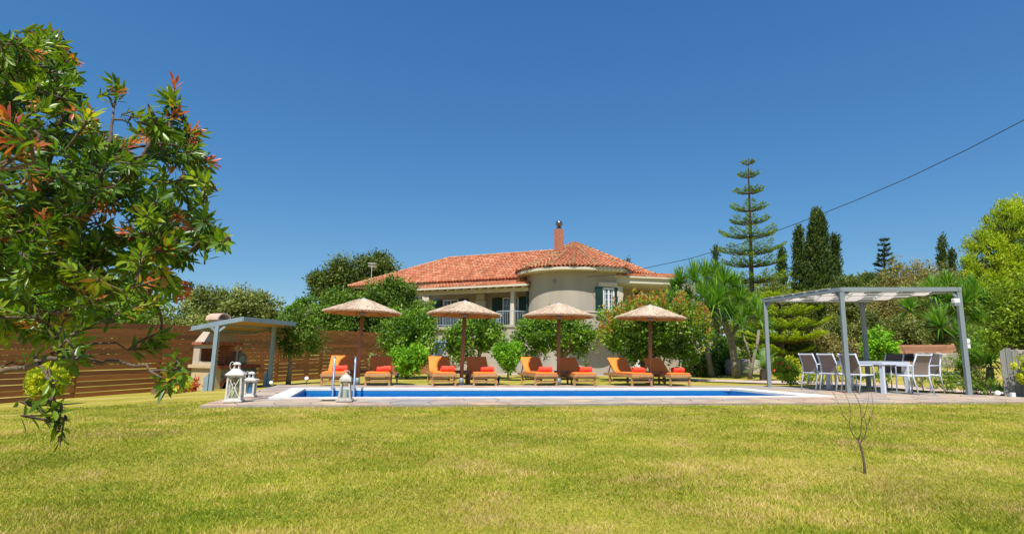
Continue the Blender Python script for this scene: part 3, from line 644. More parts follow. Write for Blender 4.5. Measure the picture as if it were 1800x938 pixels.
plane_tiles(pr2, [a, b, c, d], None, e, s); pr2.build('side_porch_roof', m_tile, house, kind='stuff')
hip_tiles([hw_(0, 0, 0)*0+Vector((5.1, 36.3, 6.35)), Vector((5.15, 35.2, 6.2))], house)
# chimney
cy = 38.6; cb = at(982.5, 462, cy); ct = at(982.5, 403, cy); ch = MB(); rotc = Matrix.Rotation(R(32), 3, 'Z')
ch.box((0, 0, (ct.z-cb.z)/2-.3), (.52, .46, ct.z-cb.z+.6), rotc); cho = ch.build('chimney', m_chimney, house, world=False); cho.location = (cb.x, cb.y, cb.z)
ff = MB(); ff.box((0, 0, -.02), (.85, .85, .28), rotc); ff.build('flashing', m_mortar, cho)
cc = MB(); H_ = ct.z-cb.z; cc.lathe([(.20, H_), (.20, H_+.1), (.12, H_+.12), (.12, H_+.2)], 12); cc.build('chimney_collar', m_black, cho)
cw = MB(); cw.lathe([(.02, H_+.16), (.15, H_+.2), (.24, H_+.32), (.25, H_+.42), (.2, H_+.56), (.1, H_+.64), (0, H_+.66)], 16); m_cowl = M('cowl_steel', (.10, .10, .11), (.3, .3, .32), 6, .25, metal=.8); cw.build('cowl', m_cowl, cho, smooth=True)
# ground floor details
p, n_, e_ = tower_frame(1076, 0)
f = MB(); tbox(f, p, n_, e_, -.12, .12, HZ, 1.6, -.1, .1); f.build('door_frame', m_white, house)
dx = at(775, 617, 37.0); f = MB(); f.box((dx.x, dx.y+3.2, .6), (1.1, .1, 2.1), Matrix.Rotation(HA, 3, 'Z')); 
X0 = facX(775, -2.25); f = MB(); hbox(f, X0-.5, X0+.5, -2.3, -2.19, -.4, 1.75); m_bluedoor = M('blue_door', (.30, .36, .50), (.26, .32, .45), 3, .4); dd = f.build('garden_door', m_bluedoor, house)
g = MB(); hbox(g, X0-.35, X0+.35, -2.32, -2.3, .3, 1.6); g.build('pane', m_darkglass, dd)
f = MB(); pw = at(1204, 632, 36.55); f.box(pw, (.75, .12, 1.05), Matrix.Rotation(R(18), 3, 'Z')); wo = f.build('lower_window', m_white, house); g = MB(); g.box((pw.x+.02, pw.y-.07, pw.z), (.5, .06, .8), Matrix.Rotation(R(18), 3, 'Z')); g.build('pane', m_darkglass, wo)
f = MB()
for k in range(3): f.prism([(-1.5, 33.1-k*.0), (5.2, 33.1+.0*k), (5.2, 36+k*.2), (-1.5, 36)], HZ-.3, HZ+.0+0.0*k) if k == 0 else None
f.prism([(-2.5, 32.6), (5.4, 33.2), (5.4, 36.5), (-2.5, 36.5)], HZ-.3, HZ+.24); f.build('plinth', m_wall_dark, house)
ac = thing('air_conditioner', 'white air conditioner box on the lower house wall right of the orange tipped tree trunk', 'air conditioner', at(1112, 636, 32.9))
MB().box((0, 0, 0), (.8, .3, .58)).build('casing', m_white, ac, bevel=.02); gr = MB().lathe([(.24, 0), (.24, .02), (0, .02)], 20); g = gr.build('fan_grille', m_mesh_dark, ac); g.rotation_euler = (R(90), 0, 0); g.location = (-.12, -.15, 0)
# antenna
an = at(652, 500, 43); at_ = thing('tv_antenna', 'white television aerial on a thin mast above the left end of the roof', 'antenna', an)
tp = at(650, 462, 43); MB().tube([(0, 0, -1), (0, 0, tp.z-an.z)], .02, 6).build('mast', m_white, at_)
q = MB(); z = tp.z-an.z
for zz in (0, -.25): q.bar((-.3, 0, z+zz), (.35, .05, z+zz-.03), .03, .03)
for k in range(7): q.bar((-.25+k*.09, -.25, z-.05-.01*k), (-.25+k*.09, .25, z-.35), .02, .02)
q.build('aerial_elements', m_white, at_)
# overhead cable
cp = [(1032, 486, 34.1), (1080, 483, 33), (1125, 473, 32), (1210, 455, 30), (1310, 426, 28), (1400, 393, 26), (1500, 354, 24), (1600, 311, 22), (1700, 263, 20), (1800, 211, 18.5), (1920, 145, 17), (2100, 35, 15)]
cb_ = MB().tube([at(*c) for c in cp], [.016]*len(cp), 6).build('overhead_cable', m_black, smooth=True); tag(cb_, 'black overhead cable running from the rounded house wall up over the dining place', 'cable')

# ================================================================== FENCE
FA = Vector((-13.6, 14.0)); FB = Vector((-7.5, 28.7)); fd = (FB-FA).normalized(); FA2 = FA-fd*5; FL = (FB-FA2).length
fence = thing('fence', 'long brown fence of horizontal wooden slats with thin gaps on the left', 'fence', (FA2.x, FA2.y, 0), math.atan2(fd.y, fd.x))
npn = 9; pl = FL/npn
def ft(s): t = s/FL; p = FA2+fd*s; return (1.53*(1-t)+1.86*t), gz(p.x, p.y)
zt0, zb0 = ft(5)
slat_pitch = .152
for i in range(npn):
    s0, s1 = i*pl, (i+1)*pl; p = FA2+fd*s0; zt, zb = ft(s0); MB().box((s0, .06, (zt+zb)/2), (.09, .09, zt-zb+.1)).build('fence_post', m_wood_fence, fence)
    k = 0
    while True:
        za = ft(s0)[0]-.07-k*slat_pitch; zc = ft(s1)[0]-.07-k*slat_pitch
        if za < ft(s0)[1]+.02 and zc < ft(s1)[1]+.02: break
        j = random.uniform(-.006, .006); MB().bar((s0+.008, 0, za+j), (s1-.008, 0, zc+j+random.uniform(-.004, .004)), .022, .139).build('slat', m_wood_fence, fence); k += 1
zt, zb = ft(FL); MB().box((FL, .06, (zt+zb)/2), (.09, .09, zt-zb+.1)).build('fence_post', m_wood_fence, fence)
lw = thing('low_plank_wall', 'low brown plank wall in the shade at the right end of the tall fence', 'fence', at(690, 650, 28.9)*1, R(-5)); lw.location.z = gz(lw.location.x, lw.location.y)
for k in range(5): MB().bar((-.4, 0, .12+k*.16), (2.3, 0, .12+k*.16), .03, .15).build('plank', m_wood_fence, lw)

# ================================================================== BBQ KIOSK
KZ = -.33; C0 = Vector((-9.85, 17.3, KZ)); KA = math.atan2(.924, .383)
bbq = thing('barbecue', 'built stone and plaster barbecue with hood, brick edges and arched openings under the blue roof', 'barbecue', C0, KA)
b = MB(); b.box((.12, .5, .33), (.24, 1.0, .66)); b.build('side_base', m_bbqtan, bbq)
# stone front with two arches
fr = MB(); prof = []
def arch_wall(mb, x0, x1, z0, z1, arches, y0, y1, n=14):
    # columns of quads avoiding arches
    xs = sorted(set([x0, x1]+[a[0]-a[1] for a in arches]+[a[0]+a[1] for a in arches]+[a[0]+a[1]*math.cos(math.pi*k/n) for a in arches for k in range(n+1)]))
    for a, b_ in zip(xs[:-1], xs[1:]):
        if b_-a < 1e-5: continue
        def lo(x, side):
            for c, r, zs in arches:
                if c-r-1e-6 <= x <= c+r+1e-6 and c-r-1e-6 <= (a+b_)/2 <= c+r+1e-6: return zs+math.sqrt(max(0, r*r-(x-c)**2))
            return z0
        la, lb = lo(a, 0), lo(b_, 1); vs = [(a, y, z) for y in (y0, y1) for z in (la, z1)]+[(b_, y, z) for y in (y0, y1) for z in (lb, z1)]
        mb.add(vs, [(0, 1, 5, 4), (2, 6, 7, 3), (0, 4, 6, 2), (1, 3, 7, 5), (0, 2, 3, 1), (4, 5, 7, 6)])
ARCH = [(.52, .17, .12), (1.18, .22, .22)]
arch_wall(fr, .24, 1.56, 0, .66, ARCH, .03, .25); fr.build('stone_base', m_mortar, bbq)
bk = MB(); bk.box((.9, .98, .33), (1.32, .04, .66)); bk.box((.9, .6, .02), (1.32, .72, .04)); bk.box((1.54, .6, .33), (.05, .7, .66)); bk.build('back_wall', m_black, bbq)
for c, r, zs in ARCH:
    n = 11
    for k in range(n):
        t = math.pi*(k+.5)/n; p = Vector((c+(r+.03)*math.cos(t), 0.05, zs+(r+.03)*math.sin(t))); q = MB(); q.box(p, (.075, .12, math.pi*(r+.03)/n*.9), Matrix.Rotation(-t, 3, 'Y')); q.build('brick', m_brick, bbq)
# irregular stones on the front
gx, gzn = 13, 6; JJ = {}
def jn(i, j):
    if (i, j) not in JJ: JJ[(i, j)] = (.26+i*.1+random.uniform(-.03, .03)*(0 < i < gx)+(.04 if j % 2 else 0)*(0 < i < gx), .02+j*.107+random.uniform(-.025, .025)*(0 < j < gzn))
    return JJ[(i, j)]
for i in range(gx):
    for j in range(gzn):
        q = [jn(i, j), jn(i+1, j), jn(i+1, j+1), jn(i, j+1)]; c = (sum(a[0] for a in q)/4, sum(a[1] for a in q)/4)
        if any(math.hypot(c[0]-a[0], max(0, c[1]-a[2])) < a[1]+.10 for a in ARCH): continue
        q = [(c[0]+(a[0]-c[0])*.86, c[1]+(a[1]-c[1])*.86) for a in q]; q = [(q[k][0]*.8+q[(k+1) % 4][0]*.2, q[k][1]*.8+q[(k+1) % 4][1]*.2) for k in range(4)]+[]
        oct_ = []
        for k in range(4):
            a, b_ = [(c[0]+(x-c[0])*1.12, c[1]+(z-c[1])*1.12) for x, z in (q[k], q[(k+1) % 4])]; oct_ += [(a[0]*.78+b_[0]*.22, a[1]*.78+b_[1]*.22), (a[0]*.22+b_[0]*.78, a[1]*.22+b_[1]*.78)]
        m = MB(); n = 8; m.add([(a, .035, z) for a, z in oct_]+[(c[0]+(a-c[0])*.93, .008, c[1]+(z-c[1])*.93) for a, z in oct_], [tuple(range(n, 2*n))]+[(k, (k+1) % n, n+(k+1) % n, n+k) for k in range(n)]); m.build('stone', m_stone, bbq)
ct_ = MB(); ct_.box((.80, .48, .70), (1.62, 1.1, .07)); ct_.build('counter', m_bbqtan, bbq)
m_cter = M('counter_brick', (.40, .15, .09), (.30, .11, .07), 6, .8, .2)
ct2 = MB(); ct2.box((1.2, .45, .75), (.78, .98, .04)); ct2.build('counter_tiles', m_cter, bbq)
for k in range(17): MB().box((.0+k*.096+.02, -.09, .705), (.085, .05, .09)).build('brick', m_brick, bbq)
for k in range(9): MB().box((1.625, 0+k*.11, .705), (.04, .1, .085)).build('brick', m_brick, bbq)
# grill house
g = MB(); g.box((.03, .03, 1.06), (.06, .06, .66)); MB().box((.78, .04, 1.06), (.03, .03, .66)).build('corner_post', m_plaster, bbq); g.box((.03, .86, 1.06), (.06, .28, .66)); g.box((.03, .38, .80), (.06, .66, .14)); g.box((.03, .38, 1.33), (.06, .66, .12)); g.build('grill_wall', m_plaster, bbq)
g = MB(); g.box((-.03, .5, .72), (.1, 1.16, .1)); g.build('side_ledge', m_bbqtan, bbq)
m_fire = M('fire_brick', (.42, .15, .08), (.30, .10, .055), 8, .9, .3, orand=.2)
bw = MB(); bw.box((.42, .99, 1.06), (.8, .03, .66)); bw.build('grill_back', m_mortar, bbq)
for r_ in range(9):
    for k in range(4): MB().box((.12+k*.19+(.05 if r_ % 2 else 0), .965, .78+r_*.071), (.175, .03, .06)).build('brick', m_fire, bbq)
for r_ in range(9):
    for k in range(3): MB().box((.79, .3+k*.22+(.06 if r_ % 2 else 0), .78+r_*.071), (.03, .2, .06)).build('brick', m_fire, bbq)
tr_ = MB(); tr_.box((.40, .5, 1.41), (.86, 1.08, .05)); tr_.build('lintel_slab', m_bbqtan, bbq)
for k in range(9): MB().box((.0+k*.1, -.055, 1.425), (.09, .04, .085)).build('brick', m_brick, bbq)
for k in range(10): MB().box((-.05, 0+k*.108, 1.425), (.04, .1, .085)).build('brick', m_fire, bbq)
hd = MB(); hd.add([(0, -.02, 1.46), (.8, -.02, 1.46), (.8, 1.0, 1.46), (0, 1.0, 1.46), (.26, .32, 1.98), (.56, .32, 1.98), (.56, .8, 1.98), (.26, .8, 1.98)], [(0, 3, 2, 1), (0, 1, 5, 4), (1, 2, 6, 5), (2, 3, 7, 6), (3, 0, 4, 7)]); hd.box((.41, .56, 2.06), (.3, .48, .24)); hd.build('hood', m_plaster, bbq)
cpm = MB(); n = 10; vs = []
for rr in (.24, .2):
    for y in (.28, .84):
        for k in range(n+1): t = math.pi*k/n; vs.append((.41+rr*math.cos(t), y, 2.17+rr*.9*math.sin(t)))
m1 = n+1; fs = [(k, k+1, m1+k+1, m1+k) for k in range(n)]+[(2*m1+k+1, 2*m1+k, 3*m1+k, 3*m1+k+1) for k in range(n)]+[(k+1, k, 2*m1+k, 2*m1+k+1) for k in range(n)]+[(m1+k, m1+k+1, 3*m1+k+1, 3*m1+k) for k in range(n)]+[(0, m1, 3*m1, 2*m1), (n, 2*m1+n, 3*m1+n, m1+n)]
cpm.add(vs, fs); m_cap = M('chimney_cap', (.58, .38, .28), (.5, .32, .23), 6, .85); cpm.build('chimney_cap', m_cap, bbq)
# small stone oven standing on the counter
ov = thing('small_stone_oven', 'small grey stone bread oven with a round door on the barbecue counter', 'oven', C0+Vector((math.cos(KA)*1.02-math.sin(KA)*.35, math.sin(KA)*1.02+math.cos(KA)*.35, .77)), KA)
o_ = MB(); P = [(-.19, 0), (.19, 0), (.19, .27), (0, .42), (-.19, .27)]; o_.add([(x, -.25, z) for x, z in P]+[(x, .25, z) for x, z in P], [(0, 1, 2, 3, 4), (9, 8, 7, 6, 5)]+[(i, 5+i, 5+(i+1) % 5, (i+1) % 5) for i in range(5)]); o_.build('oven_body', m_stone, ov)
dr = MB().lathe([(.12, 0), (.12, .03), (0, .04)], 20).build('round_door', m_slat_grey, ov); dr.rotation_euler = (R(90), 0, 0); dr.location = (0, -.25, .16)
rgm = MB()
for k in range(14): t = 2*math.pi*k/14; rgm.box((.15*math.cos(t), -.255, .16+.15*math.sin(t)), (.05, .03, .05), Matrix.Rotation(-t, 3, 'Y'))
rgm.build('door_stones', m_stone_pale, ov)
# shelter
NP = at(427, 559, 16.0); RP = at(520, 568, 18.0); LP = at(337, 576, 17.0); BP = LP+RP-NP
shel = thing('kiosk_shelter', 'blue painted timber shelter with flat sloping roof over the barbecue', 'shelter', (-9.2, 17.3, KZ))
def slab(poly, th, name, mat, parent):
    n = len(poly); dz = Vector((0, 0, th)); return MB().add([p-dz for p in poly]+[Vector(p) for p in poly], [tuple(range(n))[::-1], tuple(range(n, 2*n))]+[(i, (i+1) % n, n+(i+1) % n, n+i) for i in range(n)]).build(name, mat, parent, world=True)
ctr = (NP+RP+LP+BP)/4
inn = [p+(ctr-p)*.03-Vector((0, 0, .01)) for p in (NP, RP, BP, LP)]; slab(inn, .05, 'soffit_boards', m_kunder, shel); slab([p+(ctr-p)*.01+Vector((0, 0, .04)) for p in (NP, RP, BP, LP)], .035, 'roof_sheet', m_kblue, shel)
for a, b_ in ((NP, RP), (RP, BP), (BP, LP), (LP, NP)):
    MB().bar(a+Vector((0, 0, -.02)), b_+Vector((0, 0, -.02)), .05, .13).build('fascia', m_kblue, shel, world=True)
for t in (.35, .8): MB().bar(NP.lerp(LP, t)-Vector((0, 0, .09)), RP.lerp(BP, t)-Vector((0, 0, .09)), .06, .06).build('joist', m_kblue, shel, world=True)
for (px, py, Y, pt) in ((371, 683, 16.3, (383, 572)), (473, 679, 17.9, (480, 565))):
    g0 = at(px, py, Y); g1 = at(pt[0], pt[1], Y); g0.z = gz(g0.x, g0.y)-.05; g1.x = g0.x+.02; MB().bar(g0, g1, .11, .11, (0, 1, 0)).build('post', m_kblue, shel, world=True)
    f_ = MB(); f_.add([g0+Vector((-.2 if px < 400 else -.17, -.07, 0)), g0+Vector((-.2 if px < 400 else -.17, -.07, .42)), g0+Vector((-.07, -.07, .56)), g0+Vector((-.07, -.07, 0))]+[g0+Vector((-.2 if px < 400 else -.17, .07, 0)), g0+Vector((-.2 if px < 400 else -.17, .07, .42)), g0+Vector((-.07, .07, .56)), g0+Vector((-.07, .07, 0))], [(0, 1, 2, 3), (7, 6, 5, 4), (0, 4, 5, 1), (1, 5, 6, 2), (2, 6, 7, 3), (3, 7, 4, 0)]); f_.build('post_foot', m_kblue, shel, world=True)
    for sg in (-1, 1): MB().bar(g1+Vector((0, 0, -.2)), g1+Vector((.18*sg, .07*sg, -.03)), .05, .07, (0, 1, 0)).build('brace', m_kblue, shel, world=True)
    if px > 400:
        MB().bar(g1+Vector((-.2, -1.2, -.03)), g1+Vector((.1, .8, -.03)), .08, .12).build('beam', m_kblue, shel, world=True)
# planting bed left of the barbecue
bed = thing('planting_bed', 'low timber edged bed of soil against the fence left of the barbecue', 'planter', (-10.55, 16.55, gz(-10.55, 16.55)), KA)
for y, L_ in ((-.28, 1.0),): MB().box((0, y, .07), (L_, .05, .16)).build('edge_board', m_wood_fence, bed)
MB().box((0, 0, .05), (.95, .5, .12)).build('bed_soil', m_soil, bed)
def small_plant(name, label, cat, px, Y, h, wdt, n, mat, leaf=.09, aspect=.3, group=None, z=None, dirup=1.2):
    p = onground(px, Y) if z is None else at(px, 600, Y)
    if z is not None: p.z = z
    t = thing(name, label, cat, p, random.random()*0, group)
    st = MB()
    for k in range(6): a = random.random()*6.28; st.tube([(0, 0, -.02), (wdt*.25*math.cos(a), wdt*.25*math.sin(a), h*.5), (wdt*.4*math.cos(a), wdt*.4*math.sin(a), h*.85)], [.008, .006, .003], 4)
    st.build('stem', m_bark, t)
    V, Q, val = crown_arrays([((p.x, p.y, p.z+h*.55), (wdt/2, wdt/2, h*.48))], n, leaf, aspect, clump=leaf*.9, per=8, shell=.2, dirup=dirup); np_mesh('leaves', V, Q, val, mat, t); return t

# ================================================================== UMBRELLAS
def row(px, Y0=14.62, k=.155, x0=-4.6):
    d = ray(px, 660); t = (Y0-k*x0)/(d.y-k*d.x); return Vector((d.x*t, d.y*t, 0))
def make_umbrella():
    t = thing('parasol', '', 'parasol')
    MB().tube([(0, 0, .0), (0, 0, 2.2)], .052, 12).build('pole', m_wood_post, t, smooth=True)
    MB().tube([(0, 0, .0), (0, 0, .2)], .066, 12).build('ground_sleeve', m_pergola, t, smooth=True)
    MB().lathe([(.10, 2.36), (.07, 2.40), (0, 2.44)], 12).build('metal_cap', m_slat_grey, t)
    c = MB(); n = 40; prof = [(.05, 2.38), (.35, 2.25), (.7, 2.105), (.97, 2.0), (1.0, 1.99), (.99, 1.975)]; base = [[(r*(1+random.uniform(-.004, .004)), z) for r, z in prof] for _ in range(n)]
    vs = []; 
    for k in range(n):
        a = 2*math.pi*k/n
        for i, (r, z) in enumerate(base[k]): vs.append((r*math.cos(a), r*math.sin(a), z))
    m_ = len(prof); c.add(vs, [(k*m_+i, k*m_+i+1, ((k+1) % n)*m_+i+1, ((k+1) % n)*m_+i) for k in range(n) for i in range(m_-1)], .35)
    for _ in range(4600):                      # reed strands lying down the slope
        a = random.random()*2*math.pi; r0_ = random.uniform(.05, .9)**.75; r1 = min(random.uniform(.985, 1.05), r0_+random.uniform(.18, .42)); da = random.gauss(0, .05)
        def zz(r): 
            return float(np.interp(r, [.06, .35, .7, .97, 1.04], [2.405, 2.285, 2.14, 2.035, 2.0]))
        wv = random.uniform(.003, .0055); l0 = random.uniform(.0, .012); l1 = l0+random.uniform(0, .016); rm = (r0_+r1)/2; rl = random.gauss(0, .0022); P = []
        for rr, aa, ll in ((r0_, a, l0), (rm, a+da*.5, l1*.8), (r1, a+da, l1)):
            sx, sy = -math.sin(aa)*wv, math.cos(aa)*wv; P += [(rr*math.cos(aa)-sx, rr*math.sin(aa)-sy, zz(rr)+ll), (rr*math.cos(aa)+sx, rr*math.sin(aa)+sy, zz(rr)+ll+rl)]
        c.add(P, [(0, 1, 3, 2), (2, 3, 5, 4)])
    c.build('thatch_canopy', m_thatch, t)
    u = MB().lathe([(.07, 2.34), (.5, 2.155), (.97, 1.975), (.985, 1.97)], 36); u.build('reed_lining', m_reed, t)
    rg = MB(); pts = [(.985*math.cos(2*math.pi*k/36), .985*math.sin(2*math.pi*k/36), 1.985) for k in range(37)]; rg.tube(pts, .012, 6); rg.build('rim_hoop', m_reed, t)
    for k in range(8):
        a = 2*math.pi*(k+.5)/8; MB().bar((.04*math.cos(a), .04*math.sin(a), 2.33), (.97*math.cos(a), .97*math.sin(a), 1.97), .03, .03).build('rib', m_wood_post, t)
        if k % 2 == 0: MB().bar((.05*math.cos(a), .05*math.sin(a), 1.98), (.3*math.cos(a), .3*math.sin(a), 2.17), .02, .025).build('strut', m_wood_post, t)
    MB().tube([(0, 0, 1.93), (0, 0, 2.0)], .075, 12).build('hub_ring', m_slat_grey, t)
    return t
UL = ['straw parasol on brown pole at the left end of the row, behind the pool ladder', 'straw parasol second from the left, in front of the balcony doors', 'straw parasol in front of the rounded house wall, third from the left', 'straw parasol in front of the tree with orange shoots, rightmost of the row']
umb = make_umbrella(); umb.scale = (1, 1, .955); umb['group'] = 'straw parasols between the loungers'
for i, (px, rz) in enumerate(((628.5, .1), (811, 1.2), (982, 2.2), (1143, 3.1))):
    o = umb if i == 0 else copy_tree(umb); o.location = row(px, 15.1); o.rotation_euler = (R((-.3, .9, 0, -.6)[i]), R((1.2, .8, 0, -1.0)[i]), rz); o['label'] = UL[i]

# ================================================================== LOUNGERS
def make_lounger():
    t = thing('sun_lounger', '', 'sun lounger')        # foot end at y=0, head toward +y
    W_ = .31
    for sx in (-1, 1): MB().bar((sx*W_, -.02, .31), (sx*W_, 1.95, .31), .04, .09).build('side_rail', m_teak, t, bevel=.006)
    MB().bar((-W_, 0, .32), (W_, 0, .32), .04, .09).build('end_rail', m_teak, t, bevel=.006); MB().bar((-W_, 1.93, .31), (W_, 1.93, .31), .04, .09).build('end_rail', m_teak, t)
    for y in (.06, 1.55):
        for sx in (-1, 1): MB().bar((sx*(W_-.01), y, 0), (sx*(W_-.01), y, .29), .055, .055, (0, 1, 0)).build('leg', m_teak, t, bevel=.006)
        MB().bar((-W_, y, .13), (W_, y, .13), .03, .06).build('cross_rail', m_teak, t); MB().bar((-W_, y, .235), (W_, y, .235), .025, .05).build('cross_rail', m_teak, t)
    for k in range(11): MB().bar((-W_+.02, .07+k*.105, .345), (W_-.02, .07+k*.105, .345), .075, .018).build('slat', m_teak, t)
    a = R(42); hb = Vector((0, 1.22, .37)); dy, dz = math.cos(a), math.sin(a); L_ = .68
    for sx in (-1, 1):
        MB().bar(hb+Vector((sx*(W_-.05), 0, -.02)), hb+Vector((sx*(W_-.05), dy*L_, dz*L_-.02)), .035, .05, (0, -dz, dy)).build('backrest_rail', m_teak, t)
    MB().bar(hb+Vector((-.26, dy*.45, dz*.45-.04)), hb+Vector((-.26, dy*.45+.2, -.04)), .03, .03).build('prop', m_teak, t)
    for k in range(7): p = hb+Vector((0, dy*(.05+k*.1), dz*(.05+k*.1)-.01)); MB().bar(p+Vector((-W_+.05, 0, 0)), p+Vector((W_-.05, 0, 0)), .07, .015, (0, -dz, dy)).build('slat', m_teak, t)
    def cushion(name, o, d, ln, th=.065, wd=.60):
        mb = MB(); n = Vector((0, -d.z, d.y)); nx_, ny_ = 6, 8; vs = []
        for side in (0, 1):
            for j in range(ny_+1):
                for i in range(nx_+1):
                    x = (i/nx_-.5)*wd; y = j/ny_*ln; ed = min(1, min(i, nx_-i)/1, min(j, ny_-j)/1); z = (th if side else 0); z = th*.5+(z-th*.5)*(1 if ed >= 1 else .72); vs.append(o+Vector((x*(1 if ed >= 1 else 1), 0, 0))+d*y+n*(z+ (random.uniform(-.003, .003))))
        S = (nx_+1)*(ny_+1); fs = []
        for j in range(ny_):
            for i in range(nx_):
                a_ = j*(nx_+1)+i; fs += [(a_, a_+nx_+1, a_+nx_+2, a_+1), (S+a_, S+a_+1, S+a_+nx_+2, S+a_+nx_+1)]
        for i in range(nx_): b_ = ny_*(nx_+1)+i; fs += [(i, i+1, S+i+1, S+i), (b_+1, b_, S+b_, S+b_+1)]
        for j in range(ny_): a_ = j*(nx_+1); c_ = a_+nx_; fs += [(a_+nx_+1, a_, S+a_, S+a_+nx_+1), (c_, c_+nx_+1, S+c_+nx_+1, S+c_)]
        mb.add(vs, fs); o_ = mb.build(name, m_cush, t, smooth=True); md = o_.modifiers.new('bevel', 'BEVEL'); md.width = .012; md.segments = 2; md.limit_method = 'ANGLE'; md.angle_limit = R(50)
        return o_
    cushion('seat_cushion', Vector((0, -.01, .355)), Vector((0, 1, 0)), 1.22); cushion('back_cushion', hb+Vector((0, .0, .005)), Vector((0, dy, dz)), .71)
    return t
LPX = [587, 664, 781.5, 853.5, 961, 1029, 1129.5, 1197]
LL = ['orange cushioned wooden lounger behind the pool ladder, leftmost of the eight', 'orange lounger just right of the leftmost parasol pole, its back fully in shade', 'orange lounger left of the second parasol pole with half its back lit yellow',
      'orange lounger right of the second parasol pole with a fully shaded back', 'orange lounger left of the third parasol pole with half its back in sun', 'orange lounger right of the third parasol pole, back in full shade',
      'orange lounger left of the rightmost parasol pole, back split by the shadow edge', 'orange lounger at the right end of the row, right of the last parasol pole']
TL = ['rolled coral towel on the leftmost lounger behind the pool ladder', 'rolled coral towel on the lounger right of the leftmost parasol pole', 'rolled coral towel on the half sunlit lounger left of the second pole', 'rolled coral towel on the lounger right of the second parasol pole',
      'rolled coral towel on the lounger left of the third parasol pole', 'rolled coral towel on the lounger right of the third parasol pole', 'rolled coral towel on the lounger left of the rightmost pole', 'rolled coral towel on the lounger at the right end of the row']
def make_towel():
    mb = MB(); n = 40; Ln = .36; k_ = 11; pts = []
    for i in range(n): a = i/n*2*math.pi*2.2; r = .028+.052*min(1, i/n*1.15); pts.append((r*math.cos(a), r*math.sin(a)))
    vs = []
    for j in range(k_+1):
        x = -Ln/2+Ln*j/k_
        for i in range(0, 18):
            a = i/18*2*math.pi; r = .079*(1+.05*math.sin(3*a+j*.9)+.035*random.uniform(-1, 1))*(1-.10*(j in (0, k_))); vs.append((x, r*math.cos(a)*1.15, .074+r*math.sin(a)*.95))
    fs = [(j*18+i, j*18+(i+1) % 18, (j+1)*18+(i+1) % 18, (j+1)*18+i) for j in range(k_) for i in range(18)]; mb.add(vs, fs)
    for s in (0, 1):
        x = (-Ln/2 if s == 0 else Ln/2); P = []
        for i in range(n): P.append((x+(.008 if s else -.008), pts[i][0]*1.1, .074+pts[i][1]*.92)); P.append((x-(.03 if s else -.03), pts[i][0]*1.1, .074+pts[i][1]*.92))
        mb.add(P, [(2*i, 2*i+1, 2*i+3, 2*i+2) for i in range(n-1)]); mb.add([(x-(.01 if s else -.01), .078*1.1*math.cos(q_*.35), .074+.078*.92*math.sin(q_*.35)) for q_ in range(18)], [tuple(range(18))])
    return mb.build('rolled_towel', m_towel, None, smooth=True)
lg = make_lounger(); lg.scale = (1, 1, .86); tag(lg, group='sun loungers in a row behind the pool'); tw0 = make_towel(); tag(tw0, TL[0], 'towel', 'rolled towels on the loungers')
for i, px in enumerate(LPX):
    o = lg if i == 0 else copy_tree(lg); p = row(px, 14.55+.012*i, .15, -5.3); o.location = p; rz = R((13, 13, 15.5, 15, 16, 15, 17, 16)[i]); o.rotation_euler = (0, 0, rz); o['label'] = LL[i]
    tt = tw0 if i == 0 else tw0.copy(); 
    if i: COL.objects.link(tt)
    off = (.10, .14, .12, .09, .06, .10, .07, .08)[i]; yo = (.36, .30, .34, .3, .32, .28, .35, .3)[i]; tt.location = p+Vector((math.cos(rz)*off-math.sin(rz)*yo, math.sin(rz)*off+math.cos(rz)*yo, .362)); tt.rotation_euler = (0, 0, rz+R((3, -4, 6, 2, -5, 4, -3, 5)[i])); tt['label'] = TL[i]
# side tables
def make_table():
    t = thing('side_table', '', 'side table')
    for sx in (-1, 1):
        for sy in (-1, 1): MB().bar((sx*.19, sy*.19, 0), (sx*.19, sy*.19, .36), .045, .045, (0, 1, 0)).build('leg', m_wood_post, t)
    for s in (-1, 1): MB().bar((-.17, s*.19, .33), (.17, s*.19, .33), .025, .05).build('apron', m_wood_post, t); MB().bar((s*.19, -.165, .33), (s*.19, .165, .33), .025, .05).build('apron', m_wood_post, t)
    for k in range(5): MB().box((0, -.18+k*.09, .372), (.44, .078, .02)).build('top_slat', m_wood_post, t)
    return t
st = make_table(); st['group'] = 'small wooden tables by the parasol poles'
SL = ['small dark wooden side table right behind the leftmost parasol pole', 'small dark wooden side table behind the second parasol pole from the left', 'small wooden side table behind the third parasol pole from the left', 'small wooden side table behind the rightmost parasol pole']
for i, px in enumerate((632, 812, 990, 1153)):
    o = st if i == 0 else copy_tree(st); o.location = row(px, 14.62+.85); o.rotation_euler = (0, 0, R(14)); o['label'] = SL[i]
gl_ = thing('glass_cup', 'small clear glass standing on the side table by the leftmost pole', 'glass', row(626, 15.32)+Vector((-.05, 0, .383)))
MB().lathe([(.03, 0), (.035, .1), (.032, .1), (.028, .01), (0, .01)], 14).build('cup', m_glass, gl_)

